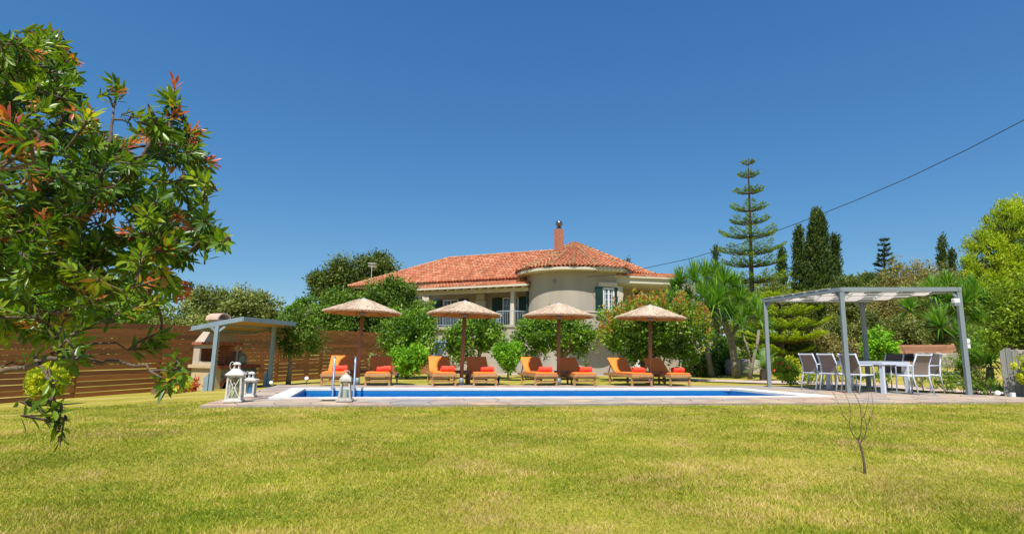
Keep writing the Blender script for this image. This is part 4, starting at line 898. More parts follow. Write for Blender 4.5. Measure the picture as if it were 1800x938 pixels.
# ================================================================== POOL LADDER
ld = thing('pool_ladder', 'stainless steel pool ladder with two tall curved handrails at the left of the pool', 'pool ladder', (-4.6, 12.9, 0))
for px, dx in ((583, 0), (620, 0)):
    b0 = G(px+2, 684.3, 0.0); x = b0.x; y = b0.y; vx, vy = (-x/math.hypot(x, y), -y/math.hypot(x, y)); hp = lambda t, z: (x+vx*t, y+vy*t, z)
    pts = [hp(0, 0), hp(0, .35)]+[hp(.16-.16*math.cos(math.pi*k/8), .60+.14*math.sin(math.pi*k/8)) for k in range(9)]+[hp(.40, .35), hp(.52, 0), hp(.55, -.35), hp(.55, -1.1)]
    MB().tube(pts, .024, 10).build('handrail', m_steel, ld, world=True, smooth=True)
    MB().lathe([(.05, 0), (.05, .015), (.03, .03), (0, .03)], 14, (x, y, .024)).build('anchor_flange', m_steel, ld, world=True)
xa, xb = G(585, 684.3).x-.05, G(622, 684.3).x-.05; ya = G(600, 684.3).y-.55
for k in range(3): MB().box(((xa+xb)/2, ya, -.3-.25*k), (xb-xa, .08, .03)).build('step', m_steel, ld, world=True)
sk = thing('skimmer_cover', 'flat white cover plate on the near pool edge beside the weathered lantern', 'cover', G(585, 703.3, .0)+Vector((0, 0, .03)), R(8.8))
MB().box((0, 0, .012), (.42, .26, .024)).build('plate', m_white, sk, bevel=.01)

# ================================================================== LANTERNS
def lantern(label, loc, rz, wb, wt, hb, roofh, mat, dome=False, cross=True, candle=(.06, .16), glasscol=None):
    t = thing('lantern', label, 'lantern', loc, rz); a, b = wb/2, wt/2; z0, z1 = .05, .05+hb
    f = MB(); f.box((0, 0, .025), (wb+.04, wb+.04, .03)); f.box((0, 0, .045), (wb, wb, .015)); f.build('base', mat, t, bevel=.004)
    for sx in (-1, 1):
        for sy in (-1, 1):
            MB().bar((sx*(a-.015), sy*(a-.015), .0), (sx*(b-.015), sy*(b-.015), z1), .028, .028, (0, 1, 0)).build('corner_post', mat, t)
    for zz, h, nm in ((z0+.015, a, 'lower_frame'), (z1-.015, b, 'upper_frame')):
        fr_ = MB()
        for s in (-1, 1): fr_.bar((-h+.03, s*(h-.015), zz), (h-.03, s*(h-.015), zz), .02, .025); fr_.bar((s*(h-.015), -h+.03, zz), (s*(h-.015), h-.03, zz), .02, .025)
        fr_.build(nm, mat, t)
    if cross:
        for s in (-1, 1):
            c = MB(); zm = (z0+z1)/2
            def sd2(u, z): h = a+(b-a)*(z-z0)/(z1-z0)-.015; return u*h, h
            for ax_ in (0, 1):
                def P(u, z): uu, h = sd2(u, z); return (uu, s*h, z) if ax_ == 0 else (s*h, uu, z)
                c.bar(P(-.85, z0+.03), P(-.1, zm), .008, .012); c.bar(P(.85, z0+.03), P(.1, zm), .008, .012); c.bar(P(-.85, z1-.03), P(-.1, zm), .008, .012); c.bar(P(.85, z1-.03), P(.1, zm), .008, .012)
                q0 = [P(.25*math.cos(k*math.pi/5), zm+.06*math.sin(k*math.pi/5)*1.3) for k in range(11)]; c.tube(q0, .005, 4)
            c.build('cross_bracing', mat, t)
    for s in (-1, 1):
        g = MB(); h0, h1 = a-.02, b-.02; g.add([(-h0, s*h0, z0), (h0, s*h0, z0), (h1, s*h1, z1), (-h1, s*h1, z1)], [(0, 1, 2, 3)]); g.build('glass_panel', m_glass, t)
        g = MB(); g.add([(s*h0, -h0, z0), (s*h0, h0, z0), (s*h1, h1, z1), (s*h1, -h1, z1)], [(0, 1, 2, 3)]); g.build('glass_panel', m_glass, t)
    rf = MB(); e = b+.025; rf.box((0, 0, z1+.01), (2*e, 2*e, .02))
    if dome: prof = [(e, 0), (e*.94, .25), (e*.72, .6), (e*.42, .88), (e*.16, 1)]
    else: prof = [(e, 0), (e*.35, 1)]
    vs = []
    for r, k in prof: vs += [(sx*r, sy*r, z1+.02+k*roofh) for sx, sy in ((-1, -1), (1, -1), (1, 1), (-1, 1))]
    rf.add(vs, [(i*4+k, i*4+(k+1) % 4, (i+1)*4+(k+1) % 4, (i+1)*4+k) for i in range(len(prof)-1) for k in range(4)]+[tuple(len(vs)-4+k for k in range(4))]); rf.build('roof', mat, t)
    zt = z1+.02+roofh; tp_ = MB()
    if dome: tp_.tube([(-.05, -.0, zt-.03)]+[(.06*math.cos(math.pi-k*math.pi/8), 0, zt+.01+.05*math.sin(k*math.pi/8)) for k in range(9)], .008, 6); tp_.lathe([(.03, zt-.01), (.02, zt+.02), (0, zt+.025)], 10)
    else:
        for sx in (-1, 1):
            for sy in (-1, 1): tp_.box((sx*.035, sy*.035, zt+.035), (.018, .018, .07))
        tp_.box((0, 0, zt), (.11, .11, .012)); tp_.box((0, 0, zt+.075), (.12, .12, .012)); tp_.lathe([(.06, zt+.08), (.045, zt+.105), (.0, zt+.115)], 12)
    tp_.build('top_vent', mat, t)
    if not dome:
        rgp = [(-.075+.055*math.cos(k*math.pi/6)*.6, .055*math.cos(k*math.pi/6)*.2, zt+.05+.065*math.sin(k*math.pi/6)) for k in range(13)]; MB().tube(rgp, .006, 5).build('handle_ring', mat, t)
    if candle: MB().lathe([(candle[0], 0), (candle[0], candle[1]), (candle[0]*.85, candle[1]+.003), (0, candle[1]-.01)], 18, (0, 0, z0+.0)).build('candle', m_candle, t, smooth=False)
    return t
lantern('tall white metal lantern with cross braced sides at the left corner of the pool deck', G(411, 706.5, 0), R(16), .245, .23, .40, .09, m_lantern, candle=(.055, .2))
l2 = lantern('small white lantern with blue glass inside, behind the tall one at the deck corner', G(439, 698, 0), R(10), .16, .18, .26, .035, m_lantern, cross=False, candle=None)
m_bglass = M('blue_glass', (.03, .22, .45), (.02, .15, .35), 3, .1); MB().lathe([(.05, 0), (.055, .10), (.05, .19), (.03, .2), (0, .2)], 14, (.01, 0, .06)).build('blue_glass_jar', m_bglass, l2)
MB().lathe([(.03, 0), (.03, .13), (0, .13)], 12, (-.055, .03, .06)).build('candle', m_candle, l2)
lantern('weathered off white lantern with domed roof and thick candle on the near pool edge', G(606, 705.3, 0), R(11), .235, .15, .30, .105, m_lantern_old, dome=True, cross=False, candle=(.05, .15))

# ================================================================== PERGOLA
PTOP = 2.42
PL = G(1353, 683, -.065); PN = G(1492, 690.5, 0); PR = G(1704, 693.5, 0); PB = PL+PR-PN; PB.z = PL.z = -.03
perg = thing('pergola', 'grey metal pergola with woven shade cloth roof over the dining table', 'pergola', (PN.x, PN.y, 0))
for P in (PL, PN, PR, PB):
    MB().bar(P+Vector((0, 0, -.02)), P+Vector((0, 0, PTOP)), .10, .10, (PR-PN).normalized()).build('post', m_pergola, perg, world=True, bevel=.006)
up = Vector((0, 0, PTOP+.05))
for a, b in ((PN, PR), (PR, PB), (PB, PL), (PL, PN)): d = (b-a).normalized()*.052; MB().bar(a+up-d, b+up+d*(.96 if a is PN else 1), .11, .10).build('beam', m_pergola, perg, world=True)
for P, nb in ((PL, (PN, PB)), (PN, (PL, PR)), (PR, (PN, PB)), (PB, (PL, PR))):
    for Q in nb: d = (Q-P).normalized(); MB().bar(P+Vector((0, 0, PTOP-.14))+d*.04, P+Vector((0, 0, PTOP-.0))+d*.18, .04, .05).build('brace', m_pergola, perg, world=True)
# woven bands of cloth
nb_, ncr = 7, 5; U = (PR-PN); Vv = (PL-PN)
for i in range(nb_):
    mb = MB(); u0, u1 = .015+i*.97/nb_, .015+(i+1)*.97/nb_-.004; vs = []; K = 30
    for k in range(K+1):
        v = .02+.96*k/K; sag = -.03-.035*abs(math.sin(v*math.pi*ncr))*(1)+.012*math.sin(v*ncr*math.pi+i*math.pi)-.05*math.sin(v*math.pi)
        for u in (u0, u1): vs.append(PN+U*u+Vv*v+Vector((0, 0, PTOP+.10+sag)))
    mb.add(vs, [(2*k, 2*k+1, 2*k+3, 2*k+2) for k in range(K)]); mb.build('cloth_band', m_shade, perg, world=True, smooth=True)
for k in range(ncr):
    v = (k+.5)/ncr; MB().bar(PN+Vv*v+U*.02+Vector((0, 0, PTOP+.045)), PR+Vv*v-U*.02+Vector((0, 0, PTOP+.045)), .12, .03).build('cross_batten', m_slat_grey, perg, world=True)
    for i in range(nb_):
        if (k+i) % 2 == 0: c = PN+U*((i+.5)/nb_)+Vv*v+Vector((0, 0, PTOP-.0)); ux_ = U.normalized(); MB().bar(c-ux_*.16, c+ux_*.16, .22, .03).build('grey_patch', m_slat_grey, perg, world=True)
MB().box(PN+Vector((.3, .3, 0))*0+PN.lerp(PL, .5)+Vector((0, 0, PTOP+.13)), (.02, .02, .02)).build('clip', m_white, perg, world=True)
for k in range(6): p = PN.lerp(PL, .12+k*.15); MB().bar(p+Vector((-.02, 0, PTOP+.112)), p+(PL-PN).normalized()*.3+Vector((-.02, 0, PTOP+.112)), .10, .012).build('edge_strap', m_cloth, perg, world=True)
wl = thing('wall_lamp', 'grey and white lamp fixed near the top of the right pergola post', 'lamp', PR+Vector((-.16, -.1, 2.12)))
MB().box((0, 0, .06), (.14, .12, .12)).build('lamp_shade', m_white, wl, bevel=.02); MB().box((.0, 0, -.03), (.15, .13, .05)).build('lamp_base', m_pergola, wl)
sb = thing('switch_box', 'pair of small white socket boxes on the right pergola post', 'socket', PR+Vector((.075, -.03, 1.12)))
for z in (0, .12): MB().box((0, 0, z), (.07, .06, .1)).build('socket', m_white, sb, bevel=.006)

# ================================================================== DINING SET
tc_ = (G(1532, 691, 0)); td = Vector((1, .10, 0)).normalized(); tang = math.atan2(td.y, td.x)
tt = thing('dining_table', 'long white aluminium dining table under the pergola', 'table', (PN+PR+PL+PB)/4*1)
TCn = (G(1530, 687.5, 0)); tt.location = TCn; tt.rotation_euler = (0, 0, R(33)); TLn, TW = 1.75, .9
# local axes of the table: long side runs away to the right
tt.rotation_euler = (0, 0, R(109)); tt.location = (8.42, 14.45, 0)
for k in range(9): MB().box((0, -TW/2+.05+k*.1, .735), (TLn, .094, .022)).build('top_slat', m_alu, tt)
for s in (-1, 1): MB().box((0, s*(TW/2-.01), .70), (TLn, .03, .06)).build('apron', m_alu, tt); MB().box((s*(TLn/2-.015), 0, .70), (.03, TW-.05, .06)).build('apron', m_alu, tt)
for sx in (-1, 1):
    for sy in (-1, 1): MB().add([(sx*(TLn/2-.02)-sx*a*.1, sy*(TW/2-.02)-sy*b_*.06, z) for z in (0, .72) for a, b_ in ((0, 0), (1, 0), (1, 1), (0, 1))], [(0, 1, 2, 3), (7, 6, 5, 4), (0, 4, 5, 1), (1, 5, 6, 2), (2, 6, 7, 3), (3, 7, 4, 0)]).build('leg', m_alu, tt)
def make_chair(mm):
    t = thing('dining_chair', '', 'chair')        # faces -y local front; back at +y
    w2 = .25
    for sx in (-1, 1):
        MB().tube([(sx*w2, -.24, 0), (sx*w2, -.21, .63), (sx*w2, -.18, .655), (sx*w2, .2, .655)], .016, 6).build('front_leg_and_arm', m_alu, t, smooth=True)
        MB().tube([(sx*w2, .30, 0), (sx*(w2), .20, .42), (sx*(w2), .215, .655), (sx*(w2-.01), .33, .93)], .017, 6).build('rear_leg', m_alu, t, smooth=True)
        MB().tube([(sx*(w2-.005), -.2, .43), (sx*(w2-.005), .2, .41)], .014, 6).build('seat_rail', m_alu, t)
    MB().tube([(-w2, -.2, .43), (w2, -.2, .43)], .014, 6).build('seat_rail', m_alu, t)
    MB().tube([(-w2, .325, .905), (w2, .325, .905)], .017, 6).build('top_rail', m_alu, t); MB().tube([(-w2, .205, .43), (w2, .205, .43)], .016, 6).build('back_rail', m_alu, t)
    s = MB(); vs = []; K = 8
    for th in (0, .008):
        for k in range(K+1): y = -.2+.40*k/K; z = .432-.02*math.sin(math.pi*k/K)-.0*k; vs += [(-w2+.02, y, z+th), (w2-.02, y, z+th)]
    m_ = 2*(K+1); s.add(vs, [(2*k, 2*k+1, 2*k+3, 2*k+2) for k in range(K)]+[(m_+2*k, m_+2*k+2, m_+2*k+3, m_+2*k+1) for k in range(K)]+[(0, m_, m_+1, 1)]); s.build('seat_sling', m_cloth, t, smooth=True)
    s = MB(); vs = []; K = 8
    for th in (0, .008):
        for k in range(K+1): f_ = k/K; y = .207+.12*f_**1.6; z = .45+.49*f_; vs += [(-w2+.03, y-th, z), (w2-.03, y-th, z)]
    s.add(vs, [(2*k, 2*k+1, 2*k+3, 2*k+2) for k in range(K)]+[(m_+2*k, m_+2*k+2, m_+2*k+3, m_+2*k+1) for k in range(K)]); s.build('back_sling', mm, t, smooth=True)
    return t
chA = make_chair(m_mesh); chB = make_chair(m_mesh_dark)
for c in (chA, chB): c['group'] = 'white framed sling chairs round the dining table'
usedA = usedB = False
CH = [(7.42, 14.95, 'A', 107, 'white framed taupe sling chair at the far left of the dining table'), (7.60, 14.33, 'A', 109, 'taupe sling chair second from the left, between two others seen from behind'), (7.80, 13.70, 'A', 110, 'taupe sling chair just left of the nearest pergola post'),
      (7.95, 15.72, 'B', 19, 'dark sling chair behind the left end of the dining table'), (9.18, 14.75, 'B', -68, 'dark sling chair on the far side of the table near its right end'), (8.86, 13.30, 'A', 199, 'taupe sling chair with its back to the camera right of the white table leg'), (9.66, 14.05, 'B', -66, 'dark sling chair at the right end of the dining table')]
for px, py, k, rz, lab in CH:
    if k == 'A': o = chA if not usedA else copy_tree(chA); usedA = True
    else: o = chB if not usedB else copy_tree(chB); usedB = True
    o.location = (px, py, 0); o.rotation_euler = (0, 0, R(rz)); o['label'] = lab
ln = thing('wicker_lantern', 'dark wire lantern with arched handle on the dining table', 'lantern', (8.28, 14.55, .3))
g = MB()
for k in range(8): a = 2*math.pi*k/8; g.tube([(.13*math.cos(a), .13*math.sin(a), .45), (.15*math.cos(a), .15*math.sin(a), .55), (.13*math.cos(a), .13*math.sin(a), .64)], .008, 4)
g.build('cage', m_mesh_dark, ln); MB().lathe([(.15, .44), (.15, .47), (0, .47)], 14).build('base', m_mesh_dark, ln); MB().lathe([(.15, .64), (.13, .66), (0, .66)], 14).build('lid', m_mesh_dark, ln)
MB().tube([(.15*math.cos(math.pi*k/8), 0, .64+.12*math.sin(math.pi*k/8)) for k in range(9)], .009, 5).build('handle', m_mesh_dark, ln)

# ================================================================== GARDEN LIGHTS, GATE
def spot(label, px, Y, white=False, h=.22):
    p = onground(px, Y); t = thing('garden_spotlight', label, 'garden light', p, random.uniform(-.5, .5), 'small spotlights staked in the lawn')
    MB().tube([(0, 0, -.05), (0, 0, h*.7)], .012, 6).build('stake', m_black, t); o = MB().lathe([(0, -.07), (.045, -.06), (.055, .0), (.05, .06), (.04, .05), (0, .05)], 12).build('lamp_head', m_white if white else m_black, t, smooth=True); o.location = (0, 0, h); o.rotation_euler = (R(50), 0, R(20))
    if not white: MB().box((0, 0, h*.4), (.05, .04, .09)).build('bracket', m_mesh_dark, t)
spot('white faced spotlight on a stake left of the leftmost lounger', 541, 16.2, True); spot('black spotlight on a stake in the lawn right of the second lounger', 699, 17.2); spot('round white spotlight at the foot of the right kiosk post', 480, 17.2, True, .12)
spot('black spotlight low in the lawn left of the third lounger pair', 877, 17.4, False, .16); spot('round white light in the grass at the right deck edge', 1747, 12.95, True, .10)
bo = thing('bollard_light', 'short square grey bollard left of the grey board gate', 'bollard', onground(1763, 13.2)); MB().box((0, 0, .13), (.075, .075, .3)).build('post', m_mesh_dark, bo, bevel=.004); MB().box((0, 0, .30), (.085, .085, .03)).build('cap', m_pergola, bo)
jb = thing('junction_box', 'small white box at the foot of the grey board gate', 'box', onground(1774, 12.75)); MB().box((0, 0, .07), (.09, .06, .14)).build('casing', m_white, jb, bevel=.008)
gp0 = onground(1780, 12.95); gt = thing('board_gate', 'weathered grey upright board panel with rounded top at the right edge', 'gate', gp0, R(-28))
m_greywood = M('weathered_board', (.26, .26, .24), (.17, .17, .155), 5, .85, .4, 30, stretch=(8, 8, .6), orand=.15)
for k in range(4):
    hh = (1.12, 1.13, 1.07, 1.0)[k]; MB().add([(-.21+k*.105, y, z) for y in (-.02, .02) for z in (0, hh-(.07 if k == 0 else 0))]+[(-.21+(k+1)*.105-.007, y, z) for y in (-.02, .02) for z in (0, hh-(.04 if k == 3 else 0))], [(0, 1, 3, 2), (4, 6, 7, 5), (0, 4, 5, 1), (2, 3, 7, 6), (0, 2, 6, 4), (1, 5, 7, 3)]).build('board', m_greywood, gt)
for z in (.25, .85): MB().box((0, .04, z), (.4, .035, .09)).build('rail', m_greywood, gt)
def stone_pile(name, label, loc, rz, w_, d_, h_, sx, sz, grp=None, mat=m_stone_pale, cat='wall'):
    t = thing(name, label, cat, loc, rz); MB().box((0, 0, h_/2), (w_-.06, d_-.06, h_-.04)).build('core', m_mortar, t); nx, nz = max(1, int(w_/sx)), max(1, int(h_/sz)); cnt = 0
    for side in range(2 if d_ < w_*3 else 1):
        for j in range(nz):
            for i in range(nx):
                cx = -w_/2+(i+.5+(.3 if j % 2 else 0))*w_/nx; 
                if cx > w_/2: continue
                bm = bmesh.new(); bmesh.ops.create_cube(bm, size=.98)
                for v in bm.verts: v.co += Vector([random.uniform(-.12, .12) for _ in range(3)])
                bmesh.ops.bevel(bm, geom=bm.edges[:], offset=.14, segments=1, affect='EDGES')
                me = bpy.data.meshes.new('stone'); bm.to_mesh(me); bm.free(); me.materials.append(mat); o = bpy.data.objects.new('stone', me); COL.objects.link(o); o.parent = t
                yy = (-d_/2+.04) if side == 0 else 0; 
                if side == 0: o.location = (cx, yy, (j+.5)*h_/nz); o.scale = (w_/nx*1.15, .22, h_/nz*1.2)
                else: o.location = (-w_/2+.04, -d_/2+(i+.5)*d_/nx, (j+.5)*h_/nz); o.scale = (.2, d_/nx*1.15, h_/nz*1.2)
                o.rotation_euler = (random.uniform(-.2, .2), random.uniform(-.2, .2), random.uniform(-.2, .2))
    return t
stone_pile('stone_pillar', 'rough pale stone pillar behind the grey board gate at the right edge', onground(1797, 13.2), R(-28), .42, .45, 1.08, .11, .09, cat='pillar')
rw = at(1632, 642, 25.5); rw.z = gz(rw.x, rw.y)-.1
stone_pile('retaining_wall', 'pale dry stone retaining wall on the bank behind the pergola', at(1658, 640, 24.5)+Vector((0, 0, -.15)), R(-6), 2.0, .5, .62, .3, .2)
pw_ = thing('timber_barrier', 'low barrier of reddish brown horizontal boards on the bank behind the right pergola post', 'fence', at(1630, 619, 25.2), R(-4)); m_redwood = M('red_board', (.42, .20, .11), (.33, .15, .08), 3, .75, .2, 20, orand=.15)
for k in range(3): MB().bar((-1.45, 0, .0+k*.13), (1.45, 0, .0+k*.13+.04), .03, .12).build('board', m_redwood, pw_)
for x in (-1.3, 0, 1.3): MB().box((x, .04, .0), (.07, .06, .5)).build('post', m_redwood, pw_)
# rocks and white stair rail behind the yuccas
srp = at(1305, 640, 27); sr = thing('stair_railing', 'pale sloping stair railing seen between the yucca trunks', 'railing', srp)
p0, p1 = at(1296, 610, 27), at(1322, 636, 27)
g = MB(); g.bar(p0, p1, .05, .05); g.bar(p0-Vector((0, 0, .5)), p1-Vector((0, 0, .5)), .04, .04); g.build('rail', m_white, sr, world=True); g = MB()
for k in range(9): p = p0.lerp(p1, k/8); g.bar(p, p-Vector((0, 0, .5)), .02, .02)
g.build('balusters', m_white, sr, world=True)
stone_pile('rock_edging', 'low pale boulder edging between the yucca trunks', onground(1312, 24.5), R(8), 1.6, .5, .55, .4, .28)

# ================================================================== VEGETATION
L_cit = leafmat('citrus_leaf', greens((.035, .08, .010), (.085, .16, .018), (.22, .30, .04)), .4, .42, .55)
L_dark = leafmat('dark_leaf', greens((.025, .045, .010), (.06, .085, .018), (.13, .15, .035)), .25)
L_ivy = leafmat('creeper_leaf', greens((.03, .065, .010), (.07, .12, .018), (.15, .21, .04)), .3)
L_olive = leafmat('olive_leaf', greens((.055, .07, .022), (.13, .145, .05), (.23, .23, .10)), .25)
L_bright = leafmat('bright_leaf', greens((.06, .14, .012), (.14, .27, .025), (.26, .40, .05)), .4)
L_plum = leafmat('orange_tipped_leaf', [(0, (.05, .13, .010)), (.45, (.14, .28, .02)), (.78, (.34, .42, .03)), (.9, (.48, .30, .06)), (1, (.55, .20, .07))], .4)
L_pine = leafmat('pine_needle', greens((.10, .14, .008), (.21, .26, .014), (.33, .36, .025)), .35)
L_cyp = leafmat('cypress_leaf', greens((.014, .03, .008), (.035, .058, .013), (.075, .10, .02)), .15)
L_norf = leafmat('norfolk_needle', greens((.04, .08, .012), (.11, .17, .02), (.24, .29, .04)), .25)
L_shrub = leafmat('shrub_leaf', greens((.05, .065, .018), (.115, .13, .038), (.20, .20, .07)), .25)
L_shrub2 = leafmat('brown_shrub_leaf', greens((.09, .07, .03), (.17, .14, .06), (.25, .21, .10)), .2)
L_yel = leafmat('yellow_leaf', greens((.14, .17, .012), (.32, .33, .02), (.48, .45, .04)), .35)
L_yucca = leafmat('yucca_leaf', greens((.03, .08, .012), (.085, .18, .03), (.20, .30, .055)), .25, .4, .5)
L_grey = leafmat('grey_green_leaf', greens((.13, .16, .09), (.22, .26, .15), (.32, .36, .22)), .25)
L_redpl = leafmat('red_leaf', greens((.25, .04, .02), (.42, .09, .04), (.5, .2, .08)), .3)
# --- trees behind the left fence
tree('olive_tree', 'grey green olive tree beyond the fence above the blue kiosk roof', 'tree', 38, 395, [(385, 535, 40, 27), (420, 545, 45, 30), (372, 555, 30, 22), (350, 545, 22, 20), (395, 570, 60, 22)], 17000, .20, L_olive, [(393, 590), (390, 560)], .2, m_bark_grey, per=34, clump=.55, shell=.45)
tree('olive_tree', 'lower olive tree beyond the fence at the right end of the blue kiosk roof', 'tree', 40, 462, [(455, 545, 32, 26), (470, 570, 38, 22), (440, 575, 30, 20)], 9000, .20, L_olive, [(460, 590), (458, 565)], .16, m_bark_grey, per=34, clump=.5, shell=.45)
tree('olive_tree', 'pale olive tree beyond the fence seen under the red tipped branches', 'tree', 34, 300, [(300, 572, 55, 26), (345, 585, 40, 20), (255, 575, 40, 25), (320, 605, 60, 25)], 11000, .18, L_olive, [(300, 600), (298, 580)], .16, m_bark_grey, per=30, clump=.45)
tree('walnut_tree', 'broad bright green tree beyond the fence behind the red tipped branches', 'tree', 26, 120, [(110, 540, 90, 50), (200, 530, 65, 45), (20, 545, 80, 50), (250, 550, 35, 35), (120, 590, 130, 35)], 17000, .19, L_cit, [(118, 620), (120, 560)], .2, per=22, clump=.4)
ct = thing('cypress_tree', 'small dark cypress tip beyond the fence between olives and the red tipped branches', 'cypress', onground(335, 44))
def cypress(t, px, ytop, wpx, Y, n, leaf=.22, mat=L_cyp, yb=600):
    top = at(px, ytop, Y); b = Vector(t.location); H_ = top.z-b.z; rw = wpx*Y/F*1.18
    MB().tube([b-Vector((0, 0, .1)), Vector((top.x, top.y, b.z+H_*.9))], [.18, .03], 6).build('trunk', m_bark, t, world=True)
    nc = n//12; h = rng.random(nc)**.8; a = rng.random(nc)*2*np.pi; prof = np.minimum(1, (1-h)**.55*1.15)*(.75+.25*np.minimum(1, h/.15)); lump = 1+.13*np.sin(a*3+h*17)+.10*rng.normal(size=nc)
    r = rw*prof*lump*(.55+.45*rng.random(nc)); cx = (b.x+(top.x-b.x)*h)+np.cos(a)*r; cy = b.y+(top.y-b.y)*h+np.sin(a)*r; cz = b.z+.2+h*(H_-.2)
    idx = np.repeat(np.arange(nc), 12); P = np.stack([cx, cy, cz], 1)[idx]+rng.normal(size=(nc*12, 3))*[leaf*.6, leaf*.6, leaf*1.0]; m = len(idx); out = np.stack([np.cos(a), np.sin(a), np.zeros(nc)], 1)[idx]
    D = unit(rng.normal(size=(m, 3))*.35+out*.35+[0, 0, 1]); Nn = unit(out+rng.normal(size=(m, 3))*.6+[0, 0, .3]); Lg = leaf*(.7+.7*rng.random(m)); cv = np.clip(.5+.25*rng.normal(size=nc), 0, 1)[idx]
    V, Q, val = leaf_quads(P, D, Nn, Lg, Lg*.45, np.clip(cv+.12*rng.normal(size=m), 0, 1)); np_mesh('crown', V, Q, val, mat, t)
cypress(ct, 335, 505, 9, 44, 1500)
# --- big tree behind the house and green mass in front of it
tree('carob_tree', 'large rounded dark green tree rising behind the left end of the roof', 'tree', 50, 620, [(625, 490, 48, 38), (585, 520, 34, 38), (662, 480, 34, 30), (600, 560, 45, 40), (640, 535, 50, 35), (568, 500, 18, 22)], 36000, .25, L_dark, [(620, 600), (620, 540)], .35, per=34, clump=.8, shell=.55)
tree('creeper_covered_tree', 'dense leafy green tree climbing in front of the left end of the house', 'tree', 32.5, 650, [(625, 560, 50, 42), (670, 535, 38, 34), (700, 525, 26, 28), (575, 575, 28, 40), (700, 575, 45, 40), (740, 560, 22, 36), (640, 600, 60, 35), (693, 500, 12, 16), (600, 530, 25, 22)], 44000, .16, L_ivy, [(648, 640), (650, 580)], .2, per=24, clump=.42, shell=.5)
tree('green_tree', 'rounded light green tree between the kiosk and the dark carob, behind the fence', 'tree', 35, 540, [(543, 545, 24, 22), (520, 560, 26, 24), (555, 575, 26, 30)], 9000, .16, L_cit, [(540, 600), (540, 565)], .14, per=24)
tree('pear_tree', 'small tree with pale trunk standing in the lawn right of the kiosk post', 'tree', 18.6, 509, [(525, 572, 34, 30), (550, 590, 26, 28), (500, 590, 22, 30), (528, 605, 34, 22), (535, 550, 18, 16), (508, 560, 10, 14)], 6200, .085, L_ivy, [(510, 640), (508, 612), (516, 585)], .075, m_bark_grey, per=14, clump=.2, shell=.3, vspread=.35)
# --- citrus row
tree('lemon_tree', 'lemon tree with forked trunk between the first two pairs of loungers', 'tree', 20.5, 684, [(715, 580, 36, 32), (742, 605, 28, 34), (695, 605, 26, 26), (720, 560, 20, 16), (735, 575, 25, 26)], 9500, .115, L_cit, [(683, 645), (684, 634), (702, 612)], .11, m_bark_grey, per=16, clump=.24, shell=.35, vspread=.33)
tree('green_shrub', 'bright green leafy shrub at the end of the lawn behind the second lounger', 'shrub', 19.6, 716, [(716, 632, 26, 18), (700, 625, 14, 12), (733, 626, 16, 16), (718, 648, 16, 12)], 4500, .11, L_bright, [(716, 650), (716, 640)], .05, per=14, clump=.16, dirup=.6)
tree('lemon_tree', 'lemon tree right of the second parasol pole in front of the balcony wall', 'tree', 20.5, 841, [(840, 585, 40, 28), (818, 605, 28, 30), (870, 600, 26, 32), (845, 565, 26, 14), (800, 600, 18, 24)], 8600, .115, L_cit, [(841, 640), (842, 622), (846, 600)], .10, m_bark_grey, per=16, clump=.24, shell=.35, vspread=.33)
tree('young_citrus_tree', 'young bright green tree on a thin stem right of the fourth lounger', 'tree', 19.4, 893, [(893, 625, 20, 16), (905, 612, 12, 12), (880, 618, 12, 14), (895, 642, 14, 8)], 3400, .10, L_bright, [(893, 655), (893, 635)], .035, m_bark_grey, per=14, clump=.15, shell=.3)
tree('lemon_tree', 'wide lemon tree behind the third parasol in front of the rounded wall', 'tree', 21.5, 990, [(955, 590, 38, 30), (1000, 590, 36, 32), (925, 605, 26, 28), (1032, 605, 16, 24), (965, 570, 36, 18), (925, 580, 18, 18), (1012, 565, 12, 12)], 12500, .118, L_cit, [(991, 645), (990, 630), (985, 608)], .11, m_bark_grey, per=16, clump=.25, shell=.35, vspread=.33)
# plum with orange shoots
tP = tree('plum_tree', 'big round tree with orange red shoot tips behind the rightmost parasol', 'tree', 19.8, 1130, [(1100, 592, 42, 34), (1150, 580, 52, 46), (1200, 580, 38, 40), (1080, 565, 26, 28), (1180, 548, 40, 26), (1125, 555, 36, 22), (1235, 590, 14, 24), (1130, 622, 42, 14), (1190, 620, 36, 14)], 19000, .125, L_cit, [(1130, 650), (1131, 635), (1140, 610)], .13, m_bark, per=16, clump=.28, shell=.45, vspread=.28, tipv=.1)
def shoots(parent, Y, lst, mat, leaf=.10, n=46):
    Ps, Ds, Ns, Ls, Vs = [], [], [], [], []; mb = MB()
    for (x0, y0, x1, y1) in lst:
        a = np.array(at(x0, y0, Y+random.uniform(-1.1, .6))); b = a+np.array(at(x1, y1, Y))-np.array(at(x0, y0, Y))+rng.normal(size=3)*.08; mb.tube([tuple(a), tuple((a+b)/2+rng.normal(size=3)*.03), tuple(b)], [.012, .008, .004], 4)
        t = rng.random(n); P = a+(b-a)*t[:, None]; Ps.append(P+rng.normal(size=(n, 3))*.045*(1.15-t)[:, None]*1.6); Ds.append(unit(rng.normal(size=(n, 3))+unit(b-a)*1.1)); Ns.append(unit(rng.normal(size=(n, 3))+[0, 0, .5])); Ls.append(leaf*(.6+.6*rng.random(n))); Vs.append(np.clip(.5+.5*t+.12*rng.normal(size=n), 0, 1))
    V, Q, val = leaf_quads(np.concatenate(Ps), np.concatenate(Ds), np.concatenate(Ns), np.concatenate(Ls), np.concatenate(Ls)*.5, np.concatenate(Vs)); np_mesh('young_shoots', V, Q, val, mat, parent); mb.build('shoot_stems', m_bark, parent, world=True, kind='stuff')
sh = []
